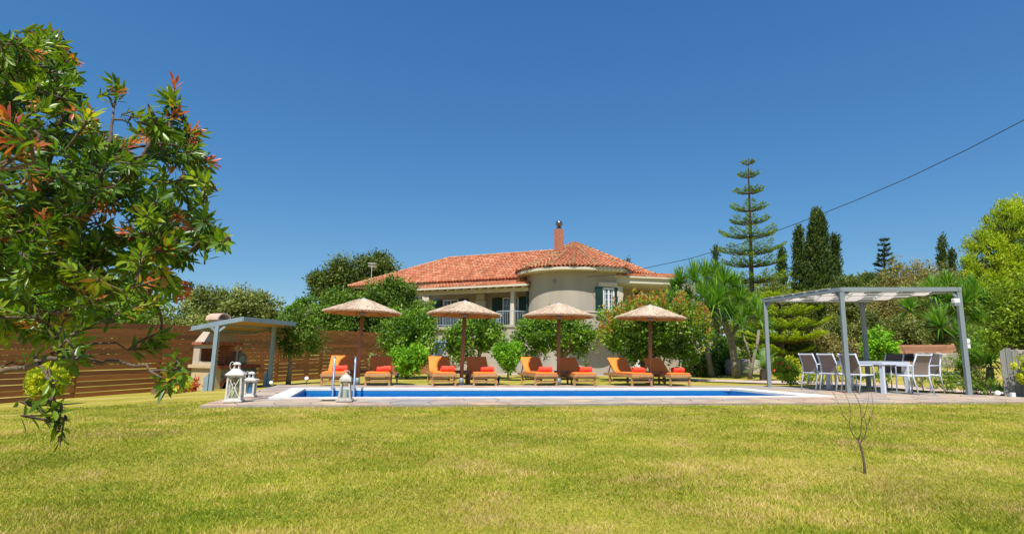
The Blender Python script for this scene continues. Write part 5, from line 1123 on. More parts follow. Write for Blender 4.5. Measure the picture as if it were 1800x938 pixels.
for x, y in [(1066, 545), (1078, 525), (1090, 540), (1106, 520), (1103, 548), (1120, 545), (1128, 512), (1140, 520), (1150, 512), (1160, 508), (1172, 520), (1186, 515), (1198, 512), (1206, 530), (1214, 524), (1225, 540), (1236, 548), (1243, 560), (1168, 530), (1135, 535), (1070, 560), (1060, 562), (1052, 575), (1245, 578), (1218, 555), (1190, 540), (1110, 535), (1200, 548), (1152, 530), (1095, 556)]:
    sh.append((x+random.uniform(-6, 2), y+34, x, y))
for k in range(60):
    x = random.uniform(1055, 1245); yb = 540+(x-1165)**2*.004-random.uniform(0, 28); sh.append((x, yb+26, x+random.uniform(-5, 5), yb))
shoots(tP, 19.2, sh, L_plum, .115, 56)
# small saplings in front of house
for i, (px, Y, h, lab) in enumerate([(660, 24, 1.1, 'small pale potted shrub against the brown fence behind the leftmost parasol pole'), (795, 21, 1.5, 'slender grey green young olive in front of the house wall'), (1030, 20, .9, 'thin upright weed with yellow green leaves right of the third parasol pole')]):
    small_plant('young_olive' if i < 2 else 'garden_weed', lab, 'plant', px, Y, h, .5 if i < 2 else .18, 500 if i < 2 else 120, L_grey if i < 2 else L_cit, .08, .3)
# --- yuccas
def rosette(mb_arrays, c, Lr, n, tilt=(0, 0, 1), droop=.35, wid=.045):
    tilt = np.array(tilt, float); tilt /= np.linalg.norm(tilt); V, Fq, val = mb_arrays
    for k in range(n):
        u = rng.random(); ph = rng.random()*2*np.pi; el = math.radians(-50+135*u**.8); d = np.array([math.cos(el)*math.cos(ph), math.cos(el)*math.sin(ph), math.sin(el)]); d = unit(d+tilt*.35); L_ = Lr*(.75+.35*rng.random())*(1-.15*abs(u-.5))
        s = np.cross(d, [0, 0, 1.]); s = s/(np.linalg.norm(s)+1e-6); w_ = wid*(.8+.4*rng.random()); p0 = np.array(c)+d*.04; p1 = p0+d*L_*.5+s*0; dr = droop*L_*(.2+.8*(1-u))*rng.random()*1.2; p2 = p0+d*L_-np.array([0, 0, dr]); p1 = p1-np.array([0, 0, dr*.15]); b = len(V)
        V += [p0-s*w_*.4, p0+s*w_*.4, p1+s*w_*.5, p1-s*w_*.5, p2+s*w_*.04, p2-s*w_*.04]; Fq += [(b, b+1, b+2, b+3), (b+3, b+2, b+4, b+5)]; v = float(np.clip(.25+.5*u+.18*rng.normal(), 0, 1)); val += [v]*6
def yucca(name, label, px, Y, trunks, heads, Lpx=40, n=150, cat='yucca', mat=L_yucca, tr=.12, wid=.05):
    b = onground(px, Y); t = thing(name, label, cat, b, 0)
    if trunks:
        mb = MB()
        for tr_i, pts in enumerate(trunks): 
            P = [at(x, y, Y+(pts[0][2] if len(pts[0]) > 2 else 0)) for x, y in [(q[0], q[1]) for q in pts]]; 
            if tr_i == 0: P[0].z = b.z-.05
            r = tr*(1 if tr_i == 0 else .62); m = len(P); mb.tube(P, [r*(1.35 if i == 0 and tr_i == 0 else 1)*(1-.25*i/m) for i in range(m)], 9)
        mb.build('trunk', m_bark_grey, t, world=True, smooth=True)
    for (hx, hy, s, dy) in heads:
        arr = ([], [], []); c = at(hx, hy, Y+dy); rosette(arr, c, Lpx*s*Y/F, int(n), wid=wid); np_mesh('leaf_rosette', np.array(arr[0]), np.array(arr[1]), arr[2], mat, t, kind=None)
yucca('yucca', 'many headed yucca with the leftmost leaning trunk beside the orange tipped tree', 1252, 23.5, [[(1253, 672), (1247, 640), (1242, 605), (1245, 585)], [(1243, 608), (1240, 580), (1228, 545), (1222, 520)], [(1244, 600), (1255, 570), (1262, 545)], [(1226, 545), (1205, 530), (1198, 512)]], [(1222, 495, 1.15, -.3), (1196, 500, .9, 0), (1240, 488, 1.0, .4), (1185, 512, .7, .4), (1210, 530, .8, .3), (1255, 520, .9, .6)])
yucca('yucca', 'tall yucca with thick curved trunk in the middle of the yucca group', 1294, 22.5, [[(1296, 673), (1292, 640), (1286, 600), (1275, 570), (1266, 552)], [(1284, 598), (1296, 575), (1300, 555)], [(1268, 556), (1252, 540), (1250, 525)]], [(1262, 530, 1.3, -.4), (1272, 500, 1.15, 0), (1250, 545, 1.1, -.5), (1300, 530, 1.0, 0), (1290, 505, .9, .5), (1258, 482, .75, .6), (1236, 520, .9, -.2), (1285, 555, .9, -.5)], tr=.15)
yucca('yucca', 'thin trunked yucca at the right of the group behind the left pergola post', 1325, 21.5, [[(1318, 668), (1322, 640), (1331, 605), (1334, 580)], [(1322, 640), (1312, 605), (1304, 585)]], [(1336, 560, 1.0, 0), (1303, 570, .95, 0), (1330, 540, .8, .4), (1316, 555, .85, .5), (1349, 575, .7, .2)], tr=.07, n=70)
yucca('yucca', 'dark yucca seen under the right half of the pergola roof', 1692, 19.5, [[(1697, 655), (1694, 630), (1684, 606), (1674, 590)], [(1686, 610), (1668, 570), (1655, 545)], [(1690, 618), (1694, 585), (1697, 560)], [(1662, 560), (1645, 535), (1640, 525)]], [(1653, 575, 1.1, -.6), (1598, 545, .9, .3), (1640, 515, 1.0, .2), (1668, 530, 1.0, 0), (1697, 535, 1.1, 0), (1712, 515, 1.0, .3), (1735, 535, .9, .5), (1690, 590, .9, -.4), (1665, 500, .8, .4), (1720, 570, .9, .2)], tr=.11)
yucca('yucca', 'low yucca with upright bright leaves left of the grey board gate', 1738, 16.5, [[(1738, 668), (1740, 645)]], [(1744, 632, 1.25, 0), (1738, 640, 1.0, -.2), (1722, 628, .8, .4)], tr=.1, Lpx=32, n=110, wid=.04)
yucca('yucca', 'yucca head in the shade behind the right pergola post', 1712, 18.6, [[(1712, 655), (1710, 630)]], [(1710, 625, .9, 0), (1700, 615, .7, .3)], tr=.08, n=60)
# cycad
cy_ = onground(1344, 20.2); cyc = thing('cycad', 'cycad with dark feathery fronds beside the left pergola post', 'cycad', cy_); MB().tube([(0, 0, -.05), (0, 0, .2), (0, 0, .42)], [.2, .2, .15], 10).build('trunk', m_bark, cyc)
arr = ([], [], [])
for k in range(36):
    ph = rng.random()*6.28; el = R(15+65*rng.random()); L_ = .8; prev = np.array([cy_.x, cy_.y, cy_.z+.42]); d = np.array([math.cos(el)*math.cos(ph), math.cos(el)*math.sin(ph), math.sin(el)])
    for j in range(9):
        nx_ = prev+d*L_/9; d = unit(d-np.array([0, 0, .11])); s = unit(np.cross(d, [0, 0, 1.]))
        for sg in (-1, 1):
            for q_ in (.25, .75): p = prev+(nx_-prev)*q_; e = p+s*sg*.14*(1-.6*abs(j/9-.4))+d*.07; b = len(arr[0]); wv = d*.012; arr[0].extend([p-wv, p+wv, e+wv*.3, e-wv*.3]); arr[1].append((b, b+1, b+2, b+3)); arr[2].extend([float(np.clip(.45+.2*rng.normal(), 0, 1))]*4)
        prev = nx_
np_mesh('fronds', np.array(arr[0]), np.array(arr[1]), arr[2], L_yucca, cyc)
# --- norfolk pine
NY = 34.0; nb = onground(1326, NY); nf = thing('norfolk_pine', 'tall tiered norfolk pine with separate whorls of branches above the yuccas', 'pine tree', nb)
tx = lambda y: 1315+(y-278)*(11/380.)
MB().tube([nb-Vector((0, 0, .1))]+[at(tx(y), y, NY) for y in (620, 520, 440, 360, 310, 278)], [.22, .2, .16, .12, .08, .04, .012], 8).build('trunk', m_bark, nf, world=True, smooth=True)
WH = [(288, 10, 5, 3), (310, 17, 6, 4), (338, 26, 7, 5), (368, 33, 7, 6), (390, 36, 7, 10), (412, 52, 8, 12), (440, 58, 9, 14), (462, 54, 9, 16), (490, 60, 9, 16), (520, 60, 9, 14), (548, 58, 9, 12), (575, 52, 8, 10)]
def bough(arr, mb, o, ph, L_, rise, curl=.5, dens=34, nl=.16):
    d = np.array([math.cos(ph), math.sin(ph), 0.]); K = 8; pts = []
    for k in range(K+1): f = k/K; z = rise*f*L_*(-.22)+L_*curl*.75*f**2; pts.append(np.array(o)+d*L_*f+np.array([0, 0, z]))
    mb.tube([tuple(p) for p in pts], [.03*(1-.8*k/K)+.004 for k in range(K+1)], 4); s = np.array([-d[1], d[0], 0.])
    n = int(dens*L_*5.2); f = rng.random(n)**.8*.93+.07; i = np.minimum((f*K).astype(int), K-1); P = np.array(pts); fr = (f*K-i)[:, None]; base = P[i]*(1-fr)+P[i+1]*fr; sg = rng.choice([-1, 1], n); bl_ = (.38*L_*(1-f)**.6*f**.25+.08)*rng.random(n)
    base = base+s*(sg*bl_)[:, None]+d*(bl_*.5)[:, None]; base[:, 2] += .10*rng.random(n)+bl_*.15
    D = unit(d*(.7)+s*sg[:, None]*.8+rng.normal(size=(n, 3))*.25+[0, 0, .25]); Nn = unit(rng.normal(size=(n, 3))*.5+[0, 0, 1]); Lg = nl*(.7+.6*rng.random(n))
    v, q, va = leaf_quads(base, D, Nn, Lg, Lg*.3, np.clip(.45+.35*(f-.5)+.15*rng.normal(size=n), 0, 1)); arr.append((v, q, va))
def merge(arrs):
    V, Q, va, o = [], [], [], 0
    for v, q, a in arrs: V.append(v); Q.append(q+o); va.append(a); o += len(v)
    return np.concatenate(V), np.concatenate(Q), np.concatenate(va)
for (y, rp, nbg, dr) in WH:
    o = at(tx(y), y+dr*.3, NY); arrs = []; mb = MB(); ph0 = random.random()*6
    for k in range(nbg): bough(arrs, mb, o, ph0+2*math.pi*k/nbg+random.uniform(-.15, .15), rp*NY/F*random.uniform(.82, 1.08), .3+(rp/60)*.7, .55)
    br = mb.build('branch_whorl', m_bark, nf, world=True); V, Q, va = merge(arrs); np_mesh('needles', V, Q, va, L_norf, nf)
# second conifer with layered bright boughs left of the pergola
c2 = onground(1375, 26); cf = thing('layered_conifer', 'spreading conifer with flat yellow green layers behind the left pergola post', 'conifer', c2)
MB().tube([c2, at(1372, 560, 26), at(1370, 515, 26)], [.14, .1, .03], 7).build('trunk', m_bark, cf, world=True)
for (y, rp, k0) in ((528, 62, 8), (550, 66, 9), (572, 74, 10), (595, 78, 10), (616, 66, 9)):
    arrs = []; mb = MB(); o = at(1373, y+8, 26)
    for k in range(k0): bough(arrs, mb, o, random.random()*6.28, rp*26/F*random.uniform(.7, 1.1), .1, .35, 42, .15)
    mb.build('branch_whorl', m_bark, cf, world=True); V, Q, va = merge(arrs); np_mesh('needles', V, Q, va, L_pine, cf)
# --- cypresses
for px, yt, wd, Y, n, lab in [(1437, 376, 27, 50, 22000, 'tallest and broadest dark cypress right of the norfolk pine'), (1404, 406, 12, 52, 7000, 'slim dark cypress just left of the tallest cypress'), (1467, 420, 15, 52, 8000, 'pointed dark cypress just right of the tallest cypress'), (1374, 440, 10, 56, 4500, 'distant cypress half hidden by the norfolk pine branches'),
                              (1258, 437, 6, 60, 2500, 'small distant cypress tip above the yuccas'), (1656, 419, 9, 58, 4000, 'thin dark cypress behind the bare brown tree on the right'), (1673, 444, 8, 58, 3000, 'shorter dark cypress between the bare tree and the big bright pine'), (1103, 457, 6, 60, 1400, 'tip of a dark tree showing above the right slope of the roof')]:
    t = thing('cypress_tree', lab, 'cypress', onground(px, Y)); t.location.z = gz(0, 40); cypress(t, px, yt, wd, Y, n, .26)
ic = thing('dark_conifer', 'ragged dark conifer with gaps left of the bare brown tree', 'conifer', onground(1554, 48)); arrs = []; mb = MB()
MB().tube([at(1556, 600, 48), at(1554, 418, 48)], [.2, .03], 6).build('trunk', m_bark, ic, world=True)
for y in range(424, 560, 9):
    for k in range(5): bough(arrs, mb, at(1554, y, 48), random.random()*6.28, (4+(y-420)*.22)*48/F*random.uniform(.6, 1.3), -.1, .6, 26, .24)
mb.build('boughs', m_bark, ic, world=True); V, Q, va = merge(arrs); np_mesh('needles', V, Q, va, L_cyp, ic)
# bare brown tree
bt0 = onground(1608, 40); bt = thing('bare_tree', 'half dead brown tree with bare twisted branches above the bank', 'tree', bt0); mb = MB()
def branch(mb, p, d, L_, r, depth):
    pts = [p]; rr = [r]
    for k in range(4): d = (d+Vector((random.gauss(0, .16), random.gauss(0, .16), random.gauss(.03, .1)))).normalized(); pts.append(pts[-1]+d*L_/4); rr.append(r*(1-.15*(k+1)))
    mb.tube(pts, rr, 5 if depth < 3 else 4, cap=False)
    if depth < 5:
        for k in range(3 if depth < 4 else 2): i = random.choice((2, 3, 4)); nd = (d+Vector((random.gauss(0, .6), random.gauss(0, .6), random.gauss(.1, .35)))).normalized(); branch(mb, pts[i], nd, L_*random.uniform(.6, .8), rr[i]*.62, depth+1)
branch(mb, at(1608, 590, 40), Vector((0, 0, 1)), 2.4, .17, 0); branch(mb, at(1606, 560, 40), Vector((.4, 0, 1)).normalized(), 2.2, .13, 0)
mb.tube([bt0, at(1608, 590, 40)], [.2, .17], 6); mb.build('branches', M('dry_bark', (.26, .18, .13), (.18, .12, .09), 6, .9), bt, world=True)
V, Q, val = crown_arrays(px_blobs([(1590, 480, 34, 26), (1625, 478, 28, 22), (1655, 490, 26, 20), (1600, 505, 55, 22)], 40), 7000, .16, .4, .3, 12, .2); np_mesh('dry_leaves', V, Q, val, L_shrub2, bt)
# --- pine and big trees at the right
tree('pine_tree', 'big bright green pine with feathery clumps at the right edge behind everything', 'pine tree', 33, 1765, [(1775, 400, 42, 38), (1740, 450, 36, 34), (1800, 440, 50, 50), (1720, 425, 24, 20), (1755, 490, 50, 34), (1712, 470, 18, 22), (1830, 500, 60, 50), (1765, 375, 24, 16), (1715, 500, 20, 24), (1735, 520, 44, 30), (1790, 365, 18, 12)], 56000, .20, L_pine, [(1765, 600), (1768, 480)], .25, aspect=.22, per=40, clump=.34, shell=.5, dirup=1.3, vspread=.3, sub=22, tall=.5)
tree('broadleaf_tree', 'broad yellow green leafy tree at the right edge above the stone pillar', 'tree', 14.8, 1795, [(1775, 540, 36, 34), (1800, 580, 50, 50), (1755, 575, 30, 30), (1810, 520, 40, 34), (1770, 610, 34, 16), (1740, 600, 14, 16), (1830, 600, 50, 50)], 17000, .085, leafmat('broad_leaf', greens((.05, .09, .010), (.14, .20, .02), (.30, .34, .04)), .4), [(1795, 660), (1797, 620)], .08, per=16, clump=.2, shell=.45, vspread=.33)
tree('golden_conifer', 'patch of golden yellow foliage beside the stone pillar at the right edge', 'shrub', 12.6, 1812, [(1808, 650, 18, 22), (1815, 670, 18, 20)], 3500, .06, L_yel, None, per=16, clump=.08, dirup=1.2)
tree('green_tree', 'mid green tree in front of the bright pine behind the right pergola corner', 'tree', 27, 1690, [(1680, 515, 26, 22), (1660, 530, 30, 20), (1700, 545, 34, 24)], 7000, .15, L_cit, [(1690, 600), (1690, 560)], .1, per=20)
tree('broom_shrub', 'yellow green shrub in the shade between the right pergola post and the gate', 'shrub', 17.6, 1715, [(1712, 620, 22, 18), (1725, 600, 18, 20), (1705, 640, 22, 12)], 3500, .09, L_cit, None, per=14, clump=.15)
# --- shrubs of the bank behind the pergola
SHR = [('dark leafy shrub between the orange tipped tree and the leftmost yucca trunk', 1228, 648, 22, 22, 24, L_dark), ('dark shrub behind the thin trunked yucca', 1318, 640, 26, 24, 26, L_dark), ('grey green rounded shrub on the bank under the middle of the pergola roof', 1590, 590, 42, 26, 28, L_shrub), ('grey green shrub right of the back pergola post on the bank', 1640, 590, 34, 26, 28.5, L_shrub), ('brown green shrub directly behind the back pergola post', 1530, 580, 30, 30, 30, L_shrub), ('pale olive shrub left of the nearest pergola post', 1470, 590, 34, 30, 30, L_shrub),
       ('dry brownish shrub behind the three left dining chairs', 1440, 610, 34, 22, 28, L_shrub2), ('brown shrub on the bank above the timber barrier', 1560, 540, 40, 26, 33, L_shrub2), ('olive coloured tree mass behind the right half of the pergola roof', 1600, 535, 44, 26, 35, L_shrub), ('dark green tree mass below the tallest cypress', 1440, 545, 44, 34, 38, L_dark), ('green tree behind the nearest pergola corner', 1500, 540, 36, 30, 36, L_shrub),
       ('dark bushy tree between the cypresses and the pergola', 1485, 515, 36, 28, 42, L_dark), ('low shrub at the foot of the bank behind the dining table', 1500, 625, 38, 16, 26, L_shrub2), ('low green brown shrub at the foot of the bank near the cycad', 1400, 615, 34, 18, 26.5, L_shrub), ('wide brownish green tree below the bare brown tree', 1630, 505, 46, 24, 38, L_shrub2), ('dense green shrub behind the norfolk pine trunk', 1330, 600, 44, 30, 29, L_ivy),
       ('leafy green shrub behind the leftmost yucca trunk', 1268, 630, 24, 34, 25.5, L_cit), ('dark tree mass behind the yucca heads', 1290, 530, 50, 40, 40, L_dark), ('olive tree far behind the norfolk pine', 1350, 530, 50, 36, 44, L_shrub), ('distant tree right of the pointed cypress', 1520, 500, 34, 16, 48, L_dark), ('low distant tree under the ragged conifer', 1560, 505, 36, 22, 46, L_shrub)]
for lab, px, py, rx, ry, Y, mt in SHR:
    s = Y/F; tree('bank_shrub', lab, 'shrub', Y, px, [(px, py, rx*.8, ry), (px-rx*.5, py+ry*.35, rx*.6, ry*.75), (px+rx*.5, py+ry*.3, rx*.6, ry*.7)], 11000, .07+.0014*Y, mt, [(px, py+ry*.6), (px, py)], .05, per=24, clump=.34, shell=.5, vspread=.3)
fg = tree('fig_shrub', 'bright broad leaved shrub behind the back pergola post', 'shrub', 19.5, 1545, [(1545, 600, 20, 18), (1535, 618, 18, 16), (1558, 620, 16, 14)], 1700, .13, L_bright, [(1545, 650), (1545, 610)], .035, aspect=.75, per=12, clump=.2, shell=.2)
hb_ = tree('hibiscus_bush', 'yellow green bush with red flowers beside the left pergola post', 'shrub', 16.8, 1378, [(1378, 652, 17, 16), (1370, 643, 12, 12), (1390, 662, 12, 12)], 3200, .08, leafmat('hibiscus_leaf', greens((.08, .15, .012), (.20, .28, .03), (.36, .40, .08)), .4), None, per=12, clump=.1)
m_flower = M('red_petal', (.75, .04, .03), (.6, .03, .04), 10, .6)
for px, py in ((1366, 638), (1375, 637), (1360, 650), (1384, 645)):
    c = at(px, py, 16.45); fl = MB()
    for k in range(5): a = 2*math.pi*k/5; fl.add([c, c+Vector((.03*math.cos(a-.5), -.02, .03*math.sin(a-.5))), c+Vector((.055*math.cos(a), -.03, .055*math.sin(a))), c+Vector((.03*math.cos(a+.5), -.02, .03*math.sin(a+.5)))], [(0, 1, 2, 3)])
    fl.build('flower', m_flower, hb_, world=True)
tree('golden_shrub', 'small golden brown shrub behind the red flowered bush', 'shrub', 19.5, 1393, [(1392, 640, 12, 12), (1395, 652, 10, 9)], 1500, .08, L_yel, None, per=10, clump=.08)
# small plants along the path
for i, (px, Y, h, wd, mt, lab) in enumerate([(1668, 17.5, .85, .5, L_grey, 'young grey green olive shrub left of the right pergola post'), (1640, 15.6, .5, .5, L_grey, 'wispy grey green plant right of the end dining chair'), (1688, 14.3, .6, .7, L_cit, 'leafy green plant by the foot of the right pergola post'), (1712, 14.2, .5, .6, L_shrub, 'thin weedy plant right of the right pergola post'), (1660, 14.6, .4, .6, L_cit, 'low green plant between the end chair and the right post'),
        (1735, 13.9, .3, .5, L_cit, 'low weed in the grass left of the bollard'), (1725, 15.5, .5, .5, L_shrub, 'grassy plant in the lawn behind the right post'), (1550, 16.6, .45, .5, L_cit, 'green plant seen under the right half of the dining table'), (1500, 17.2, .45, .7, L_shrub, 'low plant seen through the legs of the dining table'), (1420, 17.8, .4, .5, L_cit, 'low plant behind the leftmost dining chair'), (1445, 17.6, .5, .4, L_yel, 'yellowish plant behind the second dining chair'), (1475, 18.3, .6, .4, L_yel, 'yellow green plant behind the third dining chair'), (1610, 16.4, .4, .6, L_shrub, 'weedy plant behind the end of the dining table')]):
    small_plant('border_plant', lab, 'plant', px, Y, h, wd, 420, mt, .065, .4)
small_plant('red_succulent', 'red leaved plant in the timber edged bed beside the barbecue', 'plant', 347, 16.7, .32, .3, 260, L_redpl, .1, .3); small_plant('bed_plant', 'yellow green plant in the timber edged bed left of the red one', 'plant', 328, 16.2, .26, .4, 260, L_yel, .09, .3); small_plant('bed_plant', 'green leafy plant at the left end of the timber edged bed', 'plant', 315, 15.8, .25, .35, 220, L_bright, .09, .3)
tree('golden_thuja', 'round golden green thuja bush on short stems against the fence', 'shrub', 12.3, 85, [(84, 672, 27, 24), (75, 668, 20, 20), (97, 670, 18, 22), (84, 655, 20, 13)], 9000, .075, L_yel, [(86, 700), (85, 690)], .07, per=20, clump=.1, aspect=.3, dirup=1.4, shell=.5)
# distant wood closing the horizon
arrs = []
for x0, x1, yt, Y in ((-700, 560, 575, 70), (1080, 2700, 520, 66)):
    bl = [(x, yt+random.uniform(0, 20), 60, 34) for x in range(x0, x1, 60)]+[(x+30, yt+40, 60, 40) for x in range(x0, x1, 70)]; arrs.append(crown_arrays(px_blobs(bl, Y), 26000, .6, .6, 1.6, 30, .3))
V, Q, va = merge(arrs); np_mesh('distant_wood', V, Q, va, L_shrub, None, kind='stuff')

# --- bare sapling in the front lawn
sp0 = G(1520, 840, -.075); SY_ = sp0.y; sap = thing('bare_sapling', 'small leafless sapling with thin upright twigs in the front lawn on the right', 'sapling', sp0); mb = MB()
def sp(*pts, r0=.0032, r1=.001): r0 *= .8; r1 *= .8; P = [at(x, y, SY_+(.0 if i == 0 else random.uniform(-.02, .02))) for i, (x, y) in enumerate(pts)]; mb.tube(P, [r0+(r1-r0)*i/(len(P)-1) for i in range(len(P))], 6)
tk = MB(); P = [sp0-Vector((0, 0, .03))]+[at(x, y, SY_) for x, y in ((1520, 820), (1517, 800), (1513, 785), (1509, 773))]; tk.tube(P, [.011, .010, .009, .008, .007], 8).build('trunk', m_bark, sap, world=True, smooth=True)
sp((1509, 773), (1500, 764), (1494, 752), (1493, 742), r0=.006, r1=.004); sp((1493, 742), (1484, 733), (1477, 716), (1470, 700), (1463, 688), (1456, 680)); sp((1493, 742), (1496, 728), (1494, 712), (1489, 698), (1483, 686), (1474, 670)); sp((1509, 773), (1514, 758), (1514, 738), (1513, 718), (1508, 702), (1501, 690), (1492, 672), (1486, 664), r0=.006); sp((1512, 778), (1520, 766), (1524, 750), (1521, 738), (1518, 732), r0=.005, r1=.003); sp((1518, 733), (1523, 718), (1526, 704), (1527, 690)); sp((1524, 747), (1531, 736), (1535, 720), (1534, 704), (1532, 692), (1529, 676)); sp((1495, 742), (1501, 752), (1505, 765), r0=.003); sp((1488, 738), (1480, 728), (1474, 722), r0=.003); sp((1514, 745), (1517, 730), (1517, 715), r0=.003); sp((1528, 740), (1530, 725), (1531, 712), r0=.0025)
mb.build('twigs', m_bark, sap, world=True, smooth=True)
sk0 = G(880, 932, -.075); stk = thing('wooden_stick', 'short brown stick poking out of the grass at the bottom edge', 'stick', sk0); MB().tube([(0, 0, -.03), (.002, 0, .02), (-.003, 0, .042)], [.006, .006, .005], 7).build('stem', m_bark, stk)

# ================================================================== BOTTLEBRUSH TREE (foreground, left)
L_bb = leafmat('glossy_leaf', [(0, (.03, .07, .008)), (.35, (.09, .18, .012)), (.62, (.23, .34, .018)), (.78, (.44, .46, .03)), (.86, (.52, .27, .06)), (1, (.50, .09, .045))], .35, .38, .5, 2, .2)
KB = .53
def atb(x, y, Y): return at(x, y, Y*KB)
bbl = G(-75, 820, -.1); bbl.y = 3.0*KB; bbl.x = -3.0; bbl.z = gz(bbl.x, bbl.y); bbt = thing('glossy_leaved_tree', 'near leafy tree with red and orange young shoots reaching in from the left edge', 'tree', bbl)
limb_px = [[(-170, 690, 3.0), (-90, 560, 3.0), (0, 430, 2.9), (70, 330, 2.8), (110, 210, 2.7), (95, 90, 2.7)], [(-120, 600, 3.0), (20, 440, 2.8), (130, 370, 2.7), (230, 300, 2.6), (300, 215, 2.6)], [(-120, 600, 3.0), (40, 470, 3.0), (180, 440, 2.9), (290, 400, 2.8), (365, 410, 2.8)],
           [(-60, 520, 2.8), (-20, 380, 2.5), (10, 250, 2.4), (30, 120, 2.5)], [(-140, 640, 3.0), (0, 560, 2.7), (110, 545, 2.6), (190, 520, 2.6), (270, 480, 2.7)], [(-120, 690, 2.9), (0, 655, 2.5), (90, 632, 2.4), (180, 632, 2.4), (235, 642, 2.4), (300, 668, 2.4)], [(60, 634, 2.42), (88, 660, 2.3), (96, 700, 2.3), (103, 735, 2.3), (108, 775, 2.3)],
           [(130, 370, 2.7), (190, 260, 2.8), (200, 190, 2.9)], [(180, 440, 2.9), (255, 470, 2.8), (275, 540, 2.8), (285, 600, 2.8)], [(70, 330, 2.8), (150, 290, 2.7), (210, 260, 2.7), (345, 250, 2.7)], [(-90, 480, 2.1), (-20, 300, 2.0), (60, 285, 2.0)]]
brb = MB(); limbs = []
for i, lp in enumerate(limb_px):
    P = [atb(*q) for q in lp]; Q = []
    for a, b in zip(P[:-1], P[1:]):
        for k in range(4): Q.append(a.lerp(b, k/4)+Vector((random.gauss(0, 1), random.gauss(0, 1), random.gauss(0, 1)))*.0035)
    Q.append(P[-1]); r = .018 if i < 3 else (.004 if i in (6,) else .0075); brb.tube(Q, [r*(1-.75*k/len(Q)) for k in range(len(Q))], 7); limbs.append(Q)
brb.tube([bbl-Vector((0, 0, .1)), bbl+Vector((.02, 0, .35)), atb(-170, 690, 3.0)], [.09, .07, .05], 9)
REG = [(-80, 70), (0, 68), (45, 62), (95, 52), (125, 95), (150, 135), (148, 175), (165, 205), (172, 240), (235, 245), (275, 200), (318, 235), (360, 235), (352, 280), (378, 305), (352, 340), (368, 385), (402, 425), (345, 425), (322, 470), (330, 525), (290, 545), (250, 520), (215, 560), (150, 580), (190, 635), (120, 640), (40, 640), (-80, 700)]
def inreg(x, y):
    c = False; j = len(REG)-1
    for i in range(len(REG)):
        if (REG[i][1] > y) != (REG[j][1] > y) and x < (REG[j][0]-REG[i][0])*(y-REG[i][1])/(REG[j][1]-REG[i][1])+REG[i][0]: c = not c
        j = i
    return c
tips = []
while len(tips) < 640:
    x, y = random.uniform(-80, 400), random.uniform(50, 690)
    if not inreg(x, y): continue
    if y > 490 and random.random() < .5: continue
    if y > 590 and random.random() < .5: continue
    if random.random() < .22 and x < 60: continue
    tips.append((x, y, random.uniform(2.25, 3.3) if x > -20 else random.uniform(2.2, 3)))
EX = [(90, 55, 2.7, 1), (110, 85, 2.7, 1), (135, 110, 2.7, 1), (205, 150, 2.9, 0), (218, 160, 2.9, .6), (195, 140, 2.9, 0), (308, 140, 2.6, 1), (300, 165, 2.6, 0), (285, 170, 2.6, 0), (318, 195, 2.6, 1), (290, 200, 2.6, 0), (352, 225, 2.6, 1), (345, 245, 2.6, .8), (380, 290, 2.7, 1), (362, 325, 2.7, 0), (372, 405, 2.8, 0), (395, 420, 2.8, 0), (60, 75, 2.6, .9), (20, 85, 2.5, 0), (75, 62, 2.7, 0), (300, 672, 2.4, .1), (318, 665, 2.4, 0), (290, 685, 2.4, 0), (322, 520, 2.8, 1), (330, 505, 2.8, .9), (285, 600, 2.8, 0), (275, 610, 2.8, 0), (292, 590, 2.8, 0), (5, 200, 1.9, 1), (45, 270, 2.0, 1), (0, 250, 1.9, .9), (60, 255, 2.0, .9), (130, 200, 2.4, 1), (110, 190, 2.5, .9), (240, 250, 2.6, 1), (265, 235, 2.6, .9)]
PS, DS, NS, LS, VS = [], [], [], [], []; allpts = [(p, li) for li, L_ in enumerate(limbs) for p in L_[3:]]
def twig(tip, red, nl, Ll, hang=None):
    P = atb(*tip); dmin, best = 1e9, None
    for p, li in allpts:
        if hang is not None and li != hang: continue
        dd = (p-P).length+(.25 if p.z > P.z+.05 else 0)
        if .05 < dd < dmin: dmin, best = dd, p
    mid = best.lerp(P, .5)+Vector((random.gauss(0, .015), random.gauss(0, .015), .015))
    d = np.array((P-mid).normalized()); d = unit(d+np.array([.15, 0, .35 if hang is None else -.9])); a1 = unit(np.cross(d, [.3, .2, 1.])); a2 = np.cross(d, a1); cl = float(np.clip(random.gauss(.40, .17), .05, .76)); span = .055+.035*random.random()
    sb_ = P-Vector(d)*span; brb.tube([best, best.lerp(mid, .6), mid.lerp(sb_, .3), mid.lerp(sb_, .7), sb_, sb_.lerp(P, .5), P], [.0032, .0030, .0027, .0024, .0020, .0016, .001], 5, cap=False)
    if hang is None: allpts.extend([(mid, -1), (best.lerp(mid, .5), -1), (sb_, -1)])
    for k in range(nl):
        f = k/nl; ph = k*2.4+random.random(); rad = a1*math.cos(ph)+a2*math.sin(ph); p = np.array(P)-d*span*(1-f); sp_ = .35+.9*f if f > .2 else .5; dd = unit(d*sp_+rad*(1.05-.55*f)+rng.normal(size=3)*.12); PS.append(p+rad*.004); DS.append(dd); NS.append(unit(d*.9-rad*.25*0+rng.normal(size=3)*.18+np.array([0, 0, .35])))
        LS.append(Ll*(.75+.4*random.random())*(1-.35*f*(red > .5))); v = cl+.08*random.gauss(0, 1)
        if red > 0 and f > .45: v = .80+.2*red*(.4+.6*f)+.04*random.gauss(0, 1)
        VS.append(min(1, max(0, v)))
tips.sort(key=lambda q: min(((at(q[0], q[1], q[2]*KB)-p).length for p, _ in allpts[::3])))
for x, y, Y in tips: twig((x, y, Y), (random.uniform(.5, 1) if random.random() < .17 else 0), random.randint(16, 26), random.uniform(.028, .040))
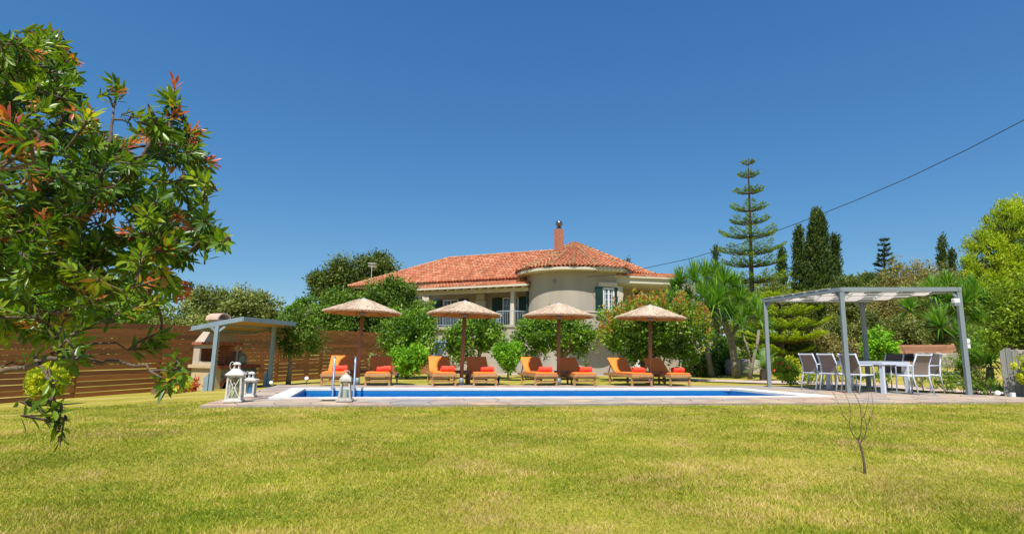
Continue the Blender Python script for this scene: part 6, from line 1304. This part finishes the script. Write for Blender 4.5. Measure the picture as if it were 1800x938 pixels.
for x, y, Y, rd in EX: twig((x, y, Y), rd, 20, .036 if Y > 2.2 else .044)
for x, y in ((92, 680), (88, 705), (106, 722), (98, 742)): twig((x, y+8, 2.3), 0, 12, .04, hang=6)
for x, y in ((103, 770), (107, 785), (106, 778)): twig((x, y, 2.3), 0, 9, .022, hang=6)
brb.build('branches', m_bark, bbt, world=True, smooth=True)
PS, DS, NS, LS, VS = map(np.array, (PS, DS, NS, LS, VS)); print('leaves', len(PS))
def lance(P, D, Nn, L_, val):
    S = unit(np.cross(D, Nn)); Nn = unit(np.cross(S, D)); W_ = (L_*.135)[:, None]; L1 = L_[:, None]; cup = Nn*(L1*.05); dr = Nn*(L1*-.07)
    V = np.stack([P, P+D*L1*.3+S*W_+cup, P+D*L1*.3, P+D*L1*.3-S*W_+cup, P+D*L1*.68+S*W_*.92+cup+dr*.3, P+D*L1*.68+dr*.3, P+D*L1*.68-S*W_*.92+cup+dr*.3, P+D*L1+dr], 1).reshape(-1, 3)
    n = len(P); b = np.arange(n)*8; T = np.array([(0, 1, 2, 2), (0, 2, 3, 3), (1, 4, 5, 2), (2, 5, 6, 3), (4, 7, 5, 5), (5, 7, 6, 6)])
    quads = (b[:, None, None]+T[None, 2:4]).reshape(-1, 4); tris = (b[:, None, None]+T[None][:, [0, 1, 4, 5]][:, :, :3]).reshape(-1, 3); tq = (b[:, None, None]+np.array([(1, 4, 5), (1, 5, 2), (2, 5, 6), (2, 6, 3)])[None]).reshape(-1, 3)
    return V, np.concatenate([tris, tq]), np.repeat(val, 8)
order = np.argsort(PS[:, 1]*1.0-LS*8); vis = [i for i in order if True]
cand = []
for i in vis:
    q = Vector(PS[i])-Vector((0, 0, CAMH)); wv = q.dot(fw); px = CX+F*q.dot(rt)/wv; py = CY-F*q.dot(upv)/wv
    if 0 < px < 420 and 20 < py < 800: cand.append(i)
    if len(cand) >= 300: break
sel = np.zeros(len(PS), bool); sel[cand] = True
V, T, va = lance(PS[~sel], DS[~sel], NS[~sel], LS[~sel], VS[~sel]); np_mesh('foliage', V, T, va, L_bb, bbt, kind='stuff')
for i in cand:
    V, T, va = lance(PS[i:i+1], DS[i:i+1], NS[i:i+1], LS[i:i+1], VS[i:i+1]); o = np_mesh('leaf', V, T, va, L_bb, bbt)
